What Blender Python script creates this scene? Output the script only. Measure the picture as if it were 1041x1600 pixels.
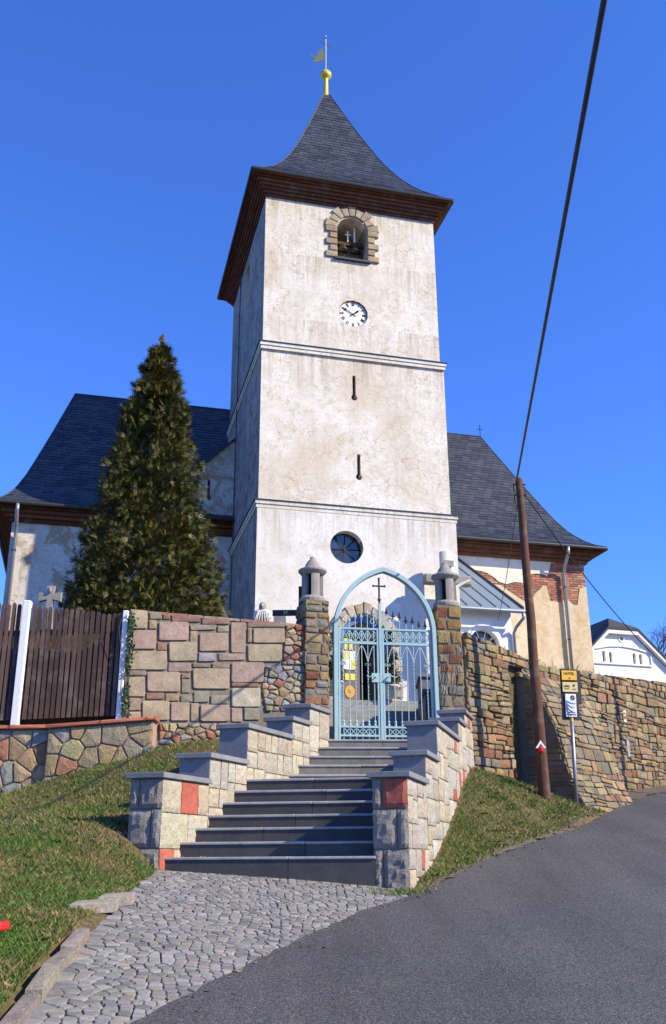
import bpy, bmesh, math, random
import numpy as np
from mathutils import Vector, Matrix
random.seed(7); rng = np.random.default_rng(7)
for o in list(bpy.data.objects): bpy.data.objects.remove(o)
scene = bpy.context.scene
C = scene.collection
rad = math.radians

# ---------------------------------------------------------------- camera, sky, sun, exposure
# world frame: metres, the eye at the origin, x right, y forward, z up (ground under the camera is z = -1.6)
FPX, PITCH, ROLL = 1508.1, rad(20.075), rad(-0.335)
cp, sp, cr, sr = math.cos(PITCH), math.sin(PITCH), math.cos(ROLL), math.sin(ROLL)
FW = np.array([0, cp, sp]); U0 = np.array([0, -sp, cp]); R0 = np.array([1., 0, 0])
RX = cr*R0 + sr*U0; UPV = -sr*R0 + cr*U0
cam_data = bpy.data.cameras.new('camera'); cam = bpy.data.objects.new('camera', cam_data); C.objects.link(cam)
cam_data.sensor_fit = 'VERTICAL'; cam_data.sensor_height = 36.0; cam_data.lens = FPX/1600*36.0
cam_data.clip_start = 0.1; cam_data.clip_end = 3000
M = Matrix.Identity(4)
for i in range(3):
    M[i][0] = RX[i]; M[i][1] = UPV[i]; M[i][2] = -FW[i]
cam.matrix_world = M
scene.camera = cam

SUN_A, SUN_EL = rad(24), rad(35)          # sun to the right and a little behind the camera
SUN_DIR = Vector((math.cos(SUN_A)*math.cos(SUN_EL), -math.sin(SUN_A)*math.cos(SUN_EL), math.sin(SUN_EL)))
world = bpy.data.worlds.new('World'); scene.world = world; world.use_nodes = True
wn = world.node_tree.nodes; wl = world.node_tree.links
bg = wn['Background']; sky = wn.new('ShaderNodeTexSky'); sky.sky_type = 'NISHITA'; sky.sun_disc = False
sky.sun_elevation = SUN_EL; sky.sun_rotation = math.atan2(SUN_DIR.x, SUN_DIR.y)
sky.altitude = 400; sky.air_density = 1.0; sky.dust_density = 0.15; sky.ozone_density = 4.0
tint = wn.new('ShaderNodeMix'); tint.data_type = 'RGBA'; tint.blend_type = 'MULTIPLY'; tint.inputs[0].default_value = 1.0   # deep clear early-spring blue
tint.inputs[7].default_value = (0.53, 0.89, 1.70, 1); wl.new(sky.outputs[0], tint.inputs[6]); wl.new(tint.outputs[2], bg.inputs[0]); bg.inputs[1].default_value = 0.125
sun_data = bpy.data.lights.new('sun', 'SUN'); sun = bpy.data.objects.new('sun', sun_data); C.objects.link(sun)
sun_data.energy = 5.0; sun_data.angle = rad(0.5); sun_data.color = (1.0, 0.875, 0.655)
sun.rotation_euler = SUN_DIR.to_track_quat('Z', 'Y').to_euler()
scene.view_settings.view_transform = 'Standard'; scene.view_settings.look = 'None'
scene.view_settings.exposure = 0.56; scene.view_settings.gamma = 1.0; scene.view_settings.use_curve_mapping = False

# ---------------------------------------------------------------- survey helpers
def ray(x, y): return RX*(x-520.5) - UPV*(y-800) + FW*FPX
def on_plane(x, y, P, az):
    a = rad(az); n = np.array([math.cos(a), -math.sin(a), 0]); d = ray(x, y)
    return d*((n[0]*P[0]+n[1]*P[1])/(n@d))
def at_y(x, y, Y): d = ray(x, y); return d*(Y/d[1])
def azdir(az): return np.array([math.sin(rad(az)), math.cos(rad(az)), 0.])
Z3 = np.array([0, 0, 1.])

# ---------------------------------------------------------------- objects
def setp(o, label=None, cat=None, group=None, kind=None):
    if label: o['label'] = label
    if cat: o['category'] = cat
    if group: o['group'] = group
    if kind: o['kind'] = kind
    return o
def thing(name, label, cat, loc, group=None):
    o = bpy.data.objects.new(name, None); C.objects.link(o); o.location = tuple(float(v) for v in loc)
    o.empty_display_size = 0.2
    return setp(o, label, cat, group)
def base_of(o):
    v = Vector((0, 0, 0))
    while o: v += Vector(o.location); o = o.parent
    return np.array(v)
class MB:
    def __init__(s): s.v = []; s.f = []; s.c = []
    def add(s, vs, fs, col=(.5, .5, .5)):
        n = len(s.v); s.v += [tuple(map(float, q)) for q in vs]
        for f in fs: s.f.append([i+n for i in f]); s.c.append(col)
    def box(s, o, ex, ey, ez, col=(.5, .5, .5)):       # o corner, three edge vectors
        o, ex, ey, ez = map(np.asarray, (o, ex, ey, ez))
        vs = [o, o+ex, o+ex+ey, o+ey, o+ez, o+ex+ez, o+ex+ey+ez, o+ey+ez]
        fs = [(3,2,1,0),(4,5,6,7),(0,1,5,4),(1,2,6,5),(2,3,7,6),(3,0,4,7)]
        if np.dot(np.cross(ex, ey), ez) < 0: fs = [f[::-1] for f in fs]
        s.add(vs, fs, col)
    def prism(s, ring, ext, col=(.5, .5, .5)):         # planar ring, extruded
        ring = [np.asarray(q, float) for q in ring]; ext = np.asarray(ext, float); n = len(ring)
        nrm = sum((np.cross(ring[i], ring[(i+1) % n]) for i in range(n)), np.zeros(3))
        if nrm@ext > 0: ring = ring[::-1]
        vs = ring+[q+ext for q in ring]
        fs = [tuple(range(n)), tuple(range(2*n-1, n-1, -1))]
        fs += [(i, n+i, n+(i+1) % n, (i+1) % n)[::1] for i in range(n)]
        s.add(vs, fs, col)
    def tube(s, pts, r, n=8, col=(.5, .5, .5), cap=True):
        pts = [np.asarray(q, float) for q in pts]; rs = r if hasattr(r, '__len__') else [r]*len(pts)
        vs = []; fs = []
        prev = None
        for i, q in enumerate(pts):
            t = pts[min(i+1, len(pts)-1)]-pts[max(i-1, 0)]; t = t/np.linalg.norm(t)
            if prev is None:
                a = np.cross(t, [0, 0, 1.]) if abs(t[2]) < .9 else np.cross(t, [1., 0, 0])
            else: a = prev - t*(prev@t)
            a = a/np.linalg.norm(a); prev = a; b = np.cross(t, a)
            for k in range(n):
                w = 2*math.pi*k/n; vs.append(q+(a*math.cos(w)+b*math.sin(w))*rs[i])
        for i in range(len(pts)-1):
            for k in range(n):
                fs.append((i*n+k, i*n+(k+1) % n, (i+1)*n+(k+1) % n, (i+1)*n+k))
        if cap: fs += [tuple(range(n))[::-1], tuple((len(pts)-1)*n+k for k in range(n))]
        s.add(vs, fs, col)
    def lathe(s, o, prof, n=16, col=(.5, .5, .5), rot=0):  # prof: (radius, height)
        vs = []; fs = []; m = len(prof)
        for r, h in prof:
            for k in range(n):
                w = 2*math.pi*k/n+rot; vs.append((o[0]+r*math.cos(w), o[1]+r*math.sin(w), o[2]+h))
        for i in range(m-1):
            for k in range(n): fs.append((i*n+k, i*n+(k+1) % n, (i+1)*n+(k+1) % n, (i+1)*n+k))
        fs += [tuple(range(n))[::-1], tuple((m-1)*n+k for k in range(n))]
        s.add(vs, fs, col)
    def build(s, name, mat, parent=None, smooth=False, kind=None, label=None, attr=True):
        off = base_of(parent) if parent else np.zeros(3)
        me = bpy.data.meshes.new(name)
        V = np.array(s.v, float)-off
        me.from_pydata(V.tolist(), [], s.f)
        if attr:
            a = me.attributes.new('col', 'FLOAT_COLOR', 'FACE')
            a.data.foreach_set('color', np.array([(c[0], c[1], c[2], 1.) for c in s.c], np.float32).ravel())
        me.materials.append(mat); 
        if smooth: me.polygons.foreach_set('use_smooth', [True]*len(me.polygons))
        me.update()
        o = bpy.data.objects.new(name, me); C.objects.link(o)
        if parent: o.parent = parent
        if kind: o['kind'] = kind
        if label: o['label'] = label
        return o
def cut(o, mb):
    c = mb.build('cutter', o.data.materials[0], None)
    if o.parent: c.location = (0, 0, 0)
    bm = bmesh.new(); bm.from_mesh(c.data); bmesh.ops.recalc_face_normals(bm, faces=bm.faces); bm.to_mesh(c.data); bm.free()
    bm = bmesh.new(); bm.from_mesh(o.data); bmesh.ops.recalc_face_normals(bm, faces=bm.faces); bm.to_mesh(o.data); bm.free()
    m = o.modifiers.new('b', 'BOOLEAN'); m.operation = 'DIFFERENCE'; m.solver = 'EXACT'; m.object = c
    bpy.context.view_layer.update()
    dg = bpy.context.evaluated_depsgraph_get()
    me = bpy.data.meshes.new_from_object(o.evaluated_get(dg))
    o.modifiers.clear(); old = o.data; me.name = old.name; o.data = me
    bpy.data.objects.remove(c)
def soften(o, w=.008, seg=1):
    m = o.modifiers.new('bevel', 'BEVEL'); m.width = w; m.segments = seg; m.limit_method = 'ANGLE'
    return o

# ---------------------------------------------------------------- materials
def nmat(name):
    m = bpy.data.materials.new(name); m.use_nodes = True; nt = m.node_tree
    return m, nt, nt.nodes['Principled BSDF']
class NT:
    def __init__(s, nt): s.nt = nt; s.pos = None
    def n(s, t, **k):
        x = s.nt.nodes.new(t)
        for a, b in k.items(): setattr(x, a, b)
        return x
    def link(s, a, b): s.nt.links.new(a, b)
    def P(s):
        if s.pos is None: s.pos = s.n('ShaderNodeNewGeometry').outputs['Position']
        return s.pos
    def mapped(s, scale=(1, 1, 1), rot=(0, 0, 0)):
        m = s.n('ShaderNodeMapping'); s.link(s.P(), m.inputs[0]); m.inputs['Scale'].default_value = scale; m.inputs['Rotation'].default_value = rot
        return m.outputs[0]
    def noise(s, sc, det=4, rough=.6, vec=None, dist=0.):
        x = s.n('ShaderNodeTexNoise'); s.link(vec if vec is not None else s.P(), x.inputs['Vector'])
        x.inputs['Scale'].default_value = sc; x.inputs['Detail'].default_value = det; x.inputs['Roughness'].default_value = rough; x.inputs['Distortion'].default_value = dist
        return x.outputs['Fac']
    def vor(s, sc, feature='DISTANCE_TO_EDGE', vec=None):
        x = s.n('ShaderNodeTexVoronoi', feature=feature); s.link(vec if vec is not None else s.P(), x.inputs['Vector']); x.inputs['Scale'].default_value = sc
        return x.outputs['Distance'] if feature != 'COLOR' else x.outputs['Color']
    def ramp(s, fac, stops):
        r = s.n('ShaderNodeValToRGB'); s.link(fac, r.inputs[0]); e = r.color_ramp.elements
        while len(e) < len(stops): e.new(.5)
        for i, (p, c) in enumerate(stops):
            e[i].position = p; e[i].color = (c, c, c, 1) if isinstance(c, (int, float)) else (*c, 1)
        return r.outputs[0]
    def mix(s, fac, a, b, mode='MIX'):
        m = s.n('ShaderNodeMix', data_type='RGBA', blend_type=mode)
        for i, v in ((0, fac), (6, a), (7, b)):
            if isinstance(v, (int, float)): m.inputs[i].default_value = v
            elif isinstance(v, tuple): m.inputs[i].default_value = (*v, 1)
            else: s.link(v, m.inputs[i])
        return m.outputs[2]
    def math(s, op, a, b=0.):
        m = s.n('ShaderNodeMath', operation=op)
        for i, v in ((0, a), (1, b)):
            if isinstance(v, (int, float)): m.inputs[i].default_value = v
            else: s.link(v, m.inputs[i])
        return m.outputs[0]
    def bump(s, h, strength=.5, dist=.02, nrm=None):
        b = s.n('ShaderNodeBump'); s.link(h, b.inputs['Height']); b.inputs['Strength'].default_value = strength; b.inputs['Distance'].default_value = dist
        if nrm is not None: s.link(nrm, b.inputs['Normal'])
        return b.outputs[0]
    def rand(s):
        a = s.n('ShaderNodeNewGeometry').outputs['Random Per Island']; b = s.n('ShaderNodeObjectInfo').outputs['Random']
        return s.math('FRACT', s.math('ADD', a, b))
    def attr(s, name='col'):
        a = s.n('ShaderNodeAttribute'); a.attribute_name = name; return a.outputs['Color']
def simple(name, col, rough=.7, metal=0., var=.25, sc=6, bump=.2, bsc=60, bd=.004, spec=.4):
    m, nt, b = nmat(name); t = NT(nt)
    f = t.noise(sc, 5, .65)
    c = t.mix(f, tuple(v*(1-var) for v in col), tuple(min(1, v*(1+var)) for v in col))
    t.link(c, b.inputs['Base Color']); b.inputs['Roughness'].default_value = rough; b.inputs['Metallic'].default_value = metal
    b.inputs['Specular IOR Level'].default_value = spec
    if bump: t.link(t.bump(t.noise(bsc, 3), bump, bd), b.inputs['Normal'])
    return m
def stone_mat(name, grain=40, var=.35, bump=.6, bd=.015, blotch=5, rough=.9, speck=0):
    m, nt, b = nmat(name); t = NT(nt)
    base = t.attr()
    f1 = t.noise(blotch, 5, .7); f2 = t.noise(grain, 4, .7)
    c = t.mix(1.0, base, t.ramp(f1, [(.25, 1-var), (.75, 1+var*.6)]), 'MULTIPLY')
    c = t.mix(1.0, c, t.ramp(f2, [(.3, .78), (.7, 1.2)]), 'MULTIPLY')
    if speck:
        sp_ = t.ramp(t.vor(speck, 'F1'), [(.12, .25), (.3, 1.0)])
        c = t.mix(.8, c, sp_, 'MULTIPLY')
    t.link(c, b.inputs['Base Color']); b.inputs['Roughness'].default_value = rough; b.inputs['Specular IOR Level'].default_value = .3
    h = t.math('ADD', f1, t.math('MULTIPLY', f2, .5))
    t.link(t.bump(h, bump, bd), b.inputs['Normal'])
    return m
def plaster(name, base, stain, grey, stain_lo=.48, stain_hi=.7, crack=True, streak=.5, bumpd=.012, crack_amt=.42, sc=1.0, fleck=.5, drips=()):
    m, nt, b = nmat(name); t = NT(nt)
    big = t.noise(.55*sc, 6, .65, dist=.6); mid = t.noise(2.6*sc, 6, .72, dist=.8); fine = t.noise(14, 5, .75); grit = t.noise(70, 3, .7)
    c = t.mix(t.ramp(mid, [(stain_lo, 0.), (stain_hi, 1.)]), base, stain)
    c = t.mix(t.math('MULTIPLY', t.ramp(big, [(.42, 0.), (.68, 1.)]), .55), c, stain)
    st = t.noise(1.0, 5, .7, vec=t.mapped((2.6, 2.6, .28)))
    c = t.mix(t.math('MULTIPLY', t.ramp(st, [(.5, 0.), (.78, 1.)]), streak), c, grey)
    c = t.mix(t.math('MULTIPLY', t.ramp(fine, [(.52, 0.), (.72, 1.)]), .5), c, stain)
    c = t.mix(1.0, c, t.ramp(grit, [(.25, .86), (.7, 1.06)]), 'MULTIPLY')
    if drips:                          # rusty rain streaks hanging below the ledges
        sx_ = t.n('ShaderNodeSeparateXYZ'); t.link(t.P(), sx_.inputs[0]); acc = None
        for zl, ln in drips:
            d_ = t.math('SUBTRACT', zl, sx_.outputs['Z']); mk_ = t.math('MULTIPLY', t.ramp(t.math('DIVIDE', d_, ln), [(.0, 1.), (1., 0.)]), t.math('GREATER_THAN', d_, 0.)); acc = mk_ if acc is None else t.math('MAXIMUM', acc, mk_)
        dn = t.ramp(t.noise(1.0, 6, .75, vec=t.mapped((7, 7, .35))), [(.46, 0.), (.66, 1.)])
        c = t.mix(t.math('MULTIPLY', t.math('MULTIPLY', acc, dn), .8), c, tuple(v*.7 for v in stain))
    if fleck:
        fk = t.math('MULTIPLY', t.ramp(t.noise(8, 8, .78, dist=1.2), [(.52, 0.), (.62, 1.)]), t.ramp(t.noise(1.5, 5, .7), [(.36, .12), (.60, 1.)]))
        c = t.mix(t.math('MULTIPLY', fk, fleck), c, tuple(v*.72 for v in stain))
    h = t.math('ADD', t.math('MULTIPLY', mid, .6), t.math('ADD', t.math('MULTIPLY', fine, .35), t.math('MULTIPLY', grit, .15)))
    if crack:
        wv = t.n('ShaderNodeVectorMath', operation='ADD'); cn = t.n('ShaderNodeTexNoise'); t.link(t.P(), cn.inputs['Vector']); cn.inputs['Scale'].default_value = 5; cn.inputs['Detail'].default_value = 4
        sc_ = t.n('ShaderNodeVectorMath', operation='SCALE'); t.link(cn.outputs['Color'], sc_.inputs[0]); sc_.inputs['Scale'].default_value = .22
        t.link(t.P(), wv.inputs[0]); t.link(sc_.outputs[0], wv.inputs[1])
        e = t.vor(3.0, vec=wv.outputs[0]); cm = t.ramp(t.noise(.8, 4, .6), [(.44, 0.), (.6, 1.)])
        line = t.ramp(e, [(.010, 1.), (.040, 0.)])
        k = t.math('MULTIPLY', t.math('MULTIPLY', line, cm), t.ramp(t.noise(3.3, 5, .7), [(.42, .1), (.58, 1.)]))
        c = t.mix(t.math('MULTIPLY', k, crack_amt), c, (.30, .25, .18))
        h = t.math('SUBTRACT', h, t.math('MULTIPLY', k, .6))
    t.link(c, b.inputs['Base Color']); b.inputs['Roughness'].default_value = .95; b.inputs['Specular IOR Level'].default_value = .15
    t.link(t.bump(h, .8, bumpd), b.inputs['Normal'])
    return m

MAT = {}
MAT['tower_plaster'] = plaster('tower_plaster', (.75, .715, .635), (.53, .42, .26), (.48, .42, .34), .49, .80, streak=.5, fleck=.8, drips=((13.1, 1.5), (18.1, 1.2), (16.3, 1.6), (14.2, 1.0), (8.72, .3)))
MAT['grimy_shaded_plaster'] = plaster('grimy_shaded_plaster', (.40, .375, .335), (.19, .17, .145), (.58, .55, .50), .44, .6, crack=False, streak=.75, fleck=.8, bumpd=.03)  # streaks and grime, with the base darkened to paint the side's shade
MAT['low_plaster'] = plaster('low_plaster', (.76, .745, .705), (.56, .47, .33), (.50, .47, .42), .53, .86, crack=False, streak=.45, fleck=.65, drips=((8.5, 1.3),))
MAT['nave_plaster'] = plaster('nave_plaster', (.70, .58, .40), (.52, .37, .19), (.74, .68, .58), .42, .66, crack=False, streak=.6)
MAT['pale_plaster'] = plaster('pale_plaster', (.80, .75, .64), (.62, .48, .30), (.62, .55, .45), .55, .8, crack=False, streak=.4)
MAT['patchy_plaster'] = plaster('patchy_plaster', (.68, .65, .59), (.40, .31, .20), (.45, .42, .37), .50, .58, crack=False, streak=.35, sc=.5, fleck=.8, bumpd=.03)
MAT['white_plaster'] = plaster('white_plaster', (.84, .83, .80), (.76, .72, .64), (.7, .68, .65), .6, .9, crack=False, streak=.15)
MAT['stone'] = stone_mat('rubble_stone', 34, .4, .9, .02, 9)
MAT['ashlar'] = stone_mat('sandstone_block', 30, .38, .7, .012, 5)
MAT['granite'] = stone_mat('granite_block', 60, .25, 1.0, .03, 12, speck=150)
MAT['granite_smooth'] = stone_mat('sawn_granite', 70, .3, .25, .003, 5, rough=.65, speck=75)
MAT['mortar'] = simple('mortar', (.17, .15, .12), .95, var=.4, sc=9, bump=.8, bsc=45, bd=.012)
MAT['mortar_dark'] = simple('joint_earth', (.085, .075, .05), .95, var=.5, sc=12, bump=.8, bsc=40, bd=.012)
MAT['sett'] = stone_mat('granite_sett', 90, .25, .7, .008, 14, rough=.75)
MAT['brick'] = stone_mat('brick', 60, .3, .6, .006, 10)
MAT['concrete'] = simple('weathered_concrete', (.27, .25, .22), .9, var=.4, sc=7, bump=.6, bsc=50, bd=.006)
MAT['statue'] = simple('pale_statue_stone', (.55, .52, .46), .9, var=.35, sc=14, bump=.5, bsc=60, bd=.004)
MAT['white'] = simple('white_paint', (.78, .77, .74), .7, var=.12, sc=9, bump=.2)
MAT['iron_blue'] = simple('pale_blue_paint', (.31, .455, .455), .5, var=.14, sc=12, bump=.15, bsc=40)
MAT['iron_black'] = simple('black_iron', (.02, .02, .022), .55, var=.4, sc=20)
MAT['zinc'] = simple('zinc_sheet', (.27, .30, .33), .45, .6, var=.15, sc=3, bump=.1)
MAT['zinc_roof'] = simple('painted_sheet_roof', (.20, .245, .275), .5, .15, var=.12, sc=2.5, bump=.1, bsc=8)
MAT['lead'] = simple('dark_gutter', (.045, .05, .055), .5, .4, var=.3)
MAT['gold'] = simple('yellow_gilding', (.75, .55, .06), .4, .3, var=.15, bump=.05)
MAT['copper'] = simple('green_bronze', (.10, .12, .07), .6, .3, var=.3)
MAT['black'] = simple('black_void', (.008, .008, .009), .9, var=.2, bump=0)
MAT['glass'] = simple('dark_pane', (.03, .04, .055), .12, var=.3, sc=3, bump=.05, bsc=5, spec=.8)
MAT['bell'] = simple('bell_bronze', (.06, .05, .035), .5, .7)
MAT['red'] = simple('red_paint', (.55, .02, .015), .4, var=.1, bump=.05)
MAT['yellow'] = simple('yellow_sign_face', (.72, .40, .03), .5, var=.06, bump=0)
MAT['cream_sign'] = simple('pale_yellow_sign_face', (.62, .50, .22), .5, var=.06, bump=0)
MAT['poster'] = simple('yellow_poster', (.80, .62, .08), .7, var=.15, sc=20, bump=0)
MAT['orange'] = simple('orange_poster', (.75, .33, .03), .7, var=.15, sc=20, bump=0)
MAT['sign_white'] = simple('white_sign_face', (.72, .74, .78), .5, var=.05, bump=0)
MAT['sign_blue'] = simple('blue_sign_print', (.03, .16, .42), .5, var=.1, bump=0)
MAT['navy'] = simple('navy_sign_print', (.02, .03, .10), .5, var=.1, bump=0)
MAT['door_blue'] = simple('blue_door_paint', (.10, .16, .34), .6, var=.2)
MAT['board_grey'] = simple('grey_brown_board', (.17, .14, .12), .8, var=.25)
MAT['twig'] = simple('twig_bark', (.10, .075, .055), .9, var=.3)
def wood(name, c1, c2, sc=(30, 30, 1.6), bump=.6, bd=.006):
    m, nt, b = nmat(name); t = NT(nt)
    g = t.noise(1.0, 5, .65, vec=t.mapped(sc)); r = t.rand()
    c = t.mix(g, c1, c2); c = t.mix(1.0, c, t.ramp(r, [(0., .65), (1., 1.3)]), 'MULTIPLY')
    c = t.mix(t.math('MULTIPLY', t.ramp(t.noise(4, 5), [(.5, 0.), (.75, 1.)]), .35), c, (.32, .27, .22))
    t.link(c, b.inputs['Base Color']); b.inputs['Roughness'].default_value = .8; b.inputs['Specular IOR Level'].default_value = .25
    t.link(t.bump(g, bump, bd), b.inputs['Normal']); return m
MAT['picket'] = wood('brown_stained_picket', (.052, .032, .027), (.135, .083, .066))
MAT['pole_wood'] = wood('tarred_pole_wood', (.035, .018, .011), (.17, .075, .04), (26, 26, .8), .9, .012)
MAT['cornice_wood'] = wood('red_brown_board', (.060, .023, .012), (.20, .072, .033), (3, 3, 30), .5, .005)
m, nt, b = nmat('slate'); t = NT(nt)
c = t.mix(t.rand(), (.020, .024, .032), (.050, .057, .068)); c = t.mix(1.0, c, t.ramp(t.noise(9, 4), [(.3, .75), (.7, 1.25)]), 'MULTIPLY')
t.link(c, b.inputs['Base Color']); b.inputs['Roughness'].default_value = .5; b.inputs['Specular IOR Level'].default_value = .45
t.link(t.bump(t.noise(60, 3), .3, .004), b.inputs['Normal']); MAT['slate'] = m
m, nt, b = nmat('asphalt'); t = NT(nt)
big = t.noise(.7, 5, .6); g = t.vor(60, 'F1'); g2 = t.noise(95, 3, .7)
c = t.mix(big, (.052, .050, .049), (.092, .088, .085)); c = t.mix(1.0, c, t.ramp(g2, [(.36, .4), (.66, 1.8)]), 'MULTIPLY')
c = t.mix(1.0, c, t.ramp(t.noise(38, 3, .7), [(.36, .62), (.66, 1.45)]), 'MULTIPLY')
c = t.mix(1.0, c, t.ramp(t.noise(1.0, 4, .6, vec=t.mapped((1.5, .14, .3), (0, 0, rad(25)))), [(.35, .84), (.65, 1.12)]), 'MULTIPLY')
c = t.mix(t.ramp(t.vor(24, 'F1'), [(.07, 1.), (.10, 0.)]), c, (.26, .25, .24))
c = t.mix(t.math('MULTIPLY', t.ramp(t.noise(2.2, 6, .7, dist=1.), [(.56, 0.), (.75, 1.)]), .4), c, (.13, .12, .105))
t.link(c, b.inputs['Base Color']); b.inputs['Roughness'].default_value = .85; b.inputs['Specular IOR Level'].default_value = .3
t.link(t.bump(g, .8, .006), b.inputs['Normal']); MAT['asphalt'] = m
m, nt, b = nmat('turf_soil'); t = NT(nt)
a_ = t.noise(1.6, 6, .7); b_ = t.noise(14, 5, .7)
c = t.mix(t.ramp(a_, [(.38, 0.), (.6, 1.)]), (.085, .055, .032), (.075, .075, .022)); c = t.mix(t.ramp(b_, [(.4, 0.), (.7, 1.)]), c, (.20, .145, .08))
t.link(c, b.inputs['Base Color']); b.inputs['Roughness'].default_value = 1.; b.inputs['Specular IOR Level'].default_value = .1
t.link(t.bump(b_, 1., .03), b.inputs['Normal']); MAT['turf'] = m
m, nt, b = nmat('grass_blade'); t = NT(nt)
r = t.rand(); pn = t.noise(1.5, 5, .7)
k = t.math('ADD', t.math('MULTIPLY', r, .75), t.math('MULTIPLY', t.math('SUBTRACT', pn, .475), 1.9))
c = t.ramp(k, [(.0, (.30, .22, .10)), (.20, (.21, .165, .055)), (.38, (.12, .15, .03)), (.65, (.06, .13, .016)), (1., (.10, .20, .025))])
t.link(c, b.inputs['Base Color']); b.inputs['Roughness'].default_value = .6; b.inputs['Specular IOR Level'].default_value = .3; MAT['grass'] = m
m, nt, b = nmat('thuja_spray'); t = NT(nt)
r = t.rand(); pn = t.noise(1.2, 4, .6)
k = t.math('ADD', t.math('MULTIPLY', r, .7), t.math('MULTIPLY', t.math('SUBTRACT', pn, .4), .8))
c = t.ramp(k, [(0., (.016, .024, .005)), (.35, (.052, .060, .009)), (.7, (.125, .108, .018)), (1., (.22, .12, .03))])
t.link(c, b.inputs['Base Color']); b.inputs['Roughness'].default_value = .6; b.inputs['Specular IOR Level'].default_value = .3; MAT['thuja'] = m
MAT['ivy'] = simple('ivy_leaf', (.045, .07, .02), .5, var=.4, sc=20, bump=0)
MAT['bark'] = simple('bark', (.09, .06, .04), .95, var=.4, sc=14, bump=.8, bsc=30, bd=.01)

# ---------------------------------------------------------------- stone pieces
def jit(c, a): k = 1+random.uniform(-a, a); return tuple(max(.01, v*k*(1+random.uniform(-a*.3, a*.3))) for v in c)
def clip_poly(poly, p, n):                # keep (q-p).n <= 0
    out = []
    for i in range(len(poly)):
        a, b = poly[i], poly[(i+1) % len(poly)]
        da = (a[0]-p[0])*n[0]+(a[1]-p[1])*n[1]; db = (b[0]-p[0])*n[0]+(b[1]-p[1])*n[1]
        if da <= 0: out.append(a)
        if (da < 0 < db) or (db < 0 < da):
            t = da/(da-db); out.append((a[0]+(b[0]-a[0])*t, a[1]+(b[1]-a[1])*t))
    return out
def cells(points, region, asp=1.0):
    pts = np.array(points, float); res = []
    q = pts*[1, asp]; reg = [(x, y*asp) for x, y in region]
    for i in range(len(q)):
        d = np.hypot(*(q-q[i]).T); order = np.argsort(d)[1:26]; poly = list(reg)
        for j in order:
            mid = (q[i]+q[j])/2; n = q[j]-q[i]
            poly = clip_poly(poly, mid, n)
            if len(poly) < 3: break
        if len(poly) >= 3: res.append([(x, y/asp) for x, y in poly])
    return res
def inset_poly(poly, g):
    area = sum(poly[i][0]*poly[(i+1) % len(poly)][1]-poly[(i+1) % len(poly)][0]*poly[i][1] for i in range(len(poly)))
    if area < 0: poly = poly[::-1]
    out = list(poly)
    for i in range(len(poly)):
        a, b = poly[i], poly[(i+1) % len(poly)]; dx, dy = b[0]-a[0], b[1]-a[1]; L = math.hypot(dx, dy)
        if L < 1e-6: continue
        n = (dy/L, -dx/L); out = clip_poly(out, (a[0]-n[0]*g, a[1]-n[1]*g), n)
        if len(out) < 3: return None
    return out
def chaikin(poly, k=.22):
    out = []
    for i in range(len(poly)):
        a, b = poly[i], poly[(i+1) % len(poly)]
        out += [(a[0]+(b[0]-a[0])*k, a[1]+(b[1]-a[1])*k), (a[0]+(b[0]-a[0])*(1-k), a[1]+(b[1]-a[1])*(1-k))]
    return out
def clean(poly, eps=.004):
    out = []
    for q in poly:
        if not out or math.hypot(q[0]-out[-1][0], q[1]-out[-1][1]) > eps: out.append(q)
    while len(out) > 2 and math.hypot(out[0][0]-out[-1][0], out[0][1]-out[-1][1]) < eps: out.pop()
    return out
def stone(mb, poly, fr, proud=.02, back=.06, cham=.012, bulge=.008, col=(.4, .35, .25), wob=0.):
    """one stone: poly in wall coords; fr(a, b, n) -> world point, n = distance out of the wall"""
    poly = clean(poly)
    if len(poly) < 3: return False
    area = sum(poly[i][0]*poly[(i+1) % len(poly)][1]-poly[(i+1) % len(poly)][0]*poly[i][1] for i in range(len(poly)))
    if abs(area) < .0009: return False
    if area < 0: poly = poly[::-1]
    n = len(poly); cx = sum(q[0] for q in poly)/n; cy = sum(q[1] for q in poly)/n
    r0 = [fr(q[0], q[1], -back) for q in poly]
    r1 = [fr(q[0], q[1], proud-cham*.8+random.uniform(-wob, wob)) for q in poly]
    r2 = []
    for q in poly:
        dx, dy = cx-q[0], cy-q[1]; L = math.hypot(dx, dy)+1e-9; k = min(cham/L, .4)
        r2.append(fr(q[0]+dx*k, q[1]+dy*k, proud+random.uniform(-wob, wob)))
    vs = r0+r1+r2+[fr(cx, cy, proud+bulge+random.uniform(-wob, wob))]
    fs = []
    for i in range(n):
        j = (i+1) % n
        fs += [(i, j, n+j, n+i), (n+i, n+j, 2*n+j, 2*n+i), (2*n+i, 2*n+j, 3*n)]
    mb.add(vs, fs, col); return True
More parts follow.
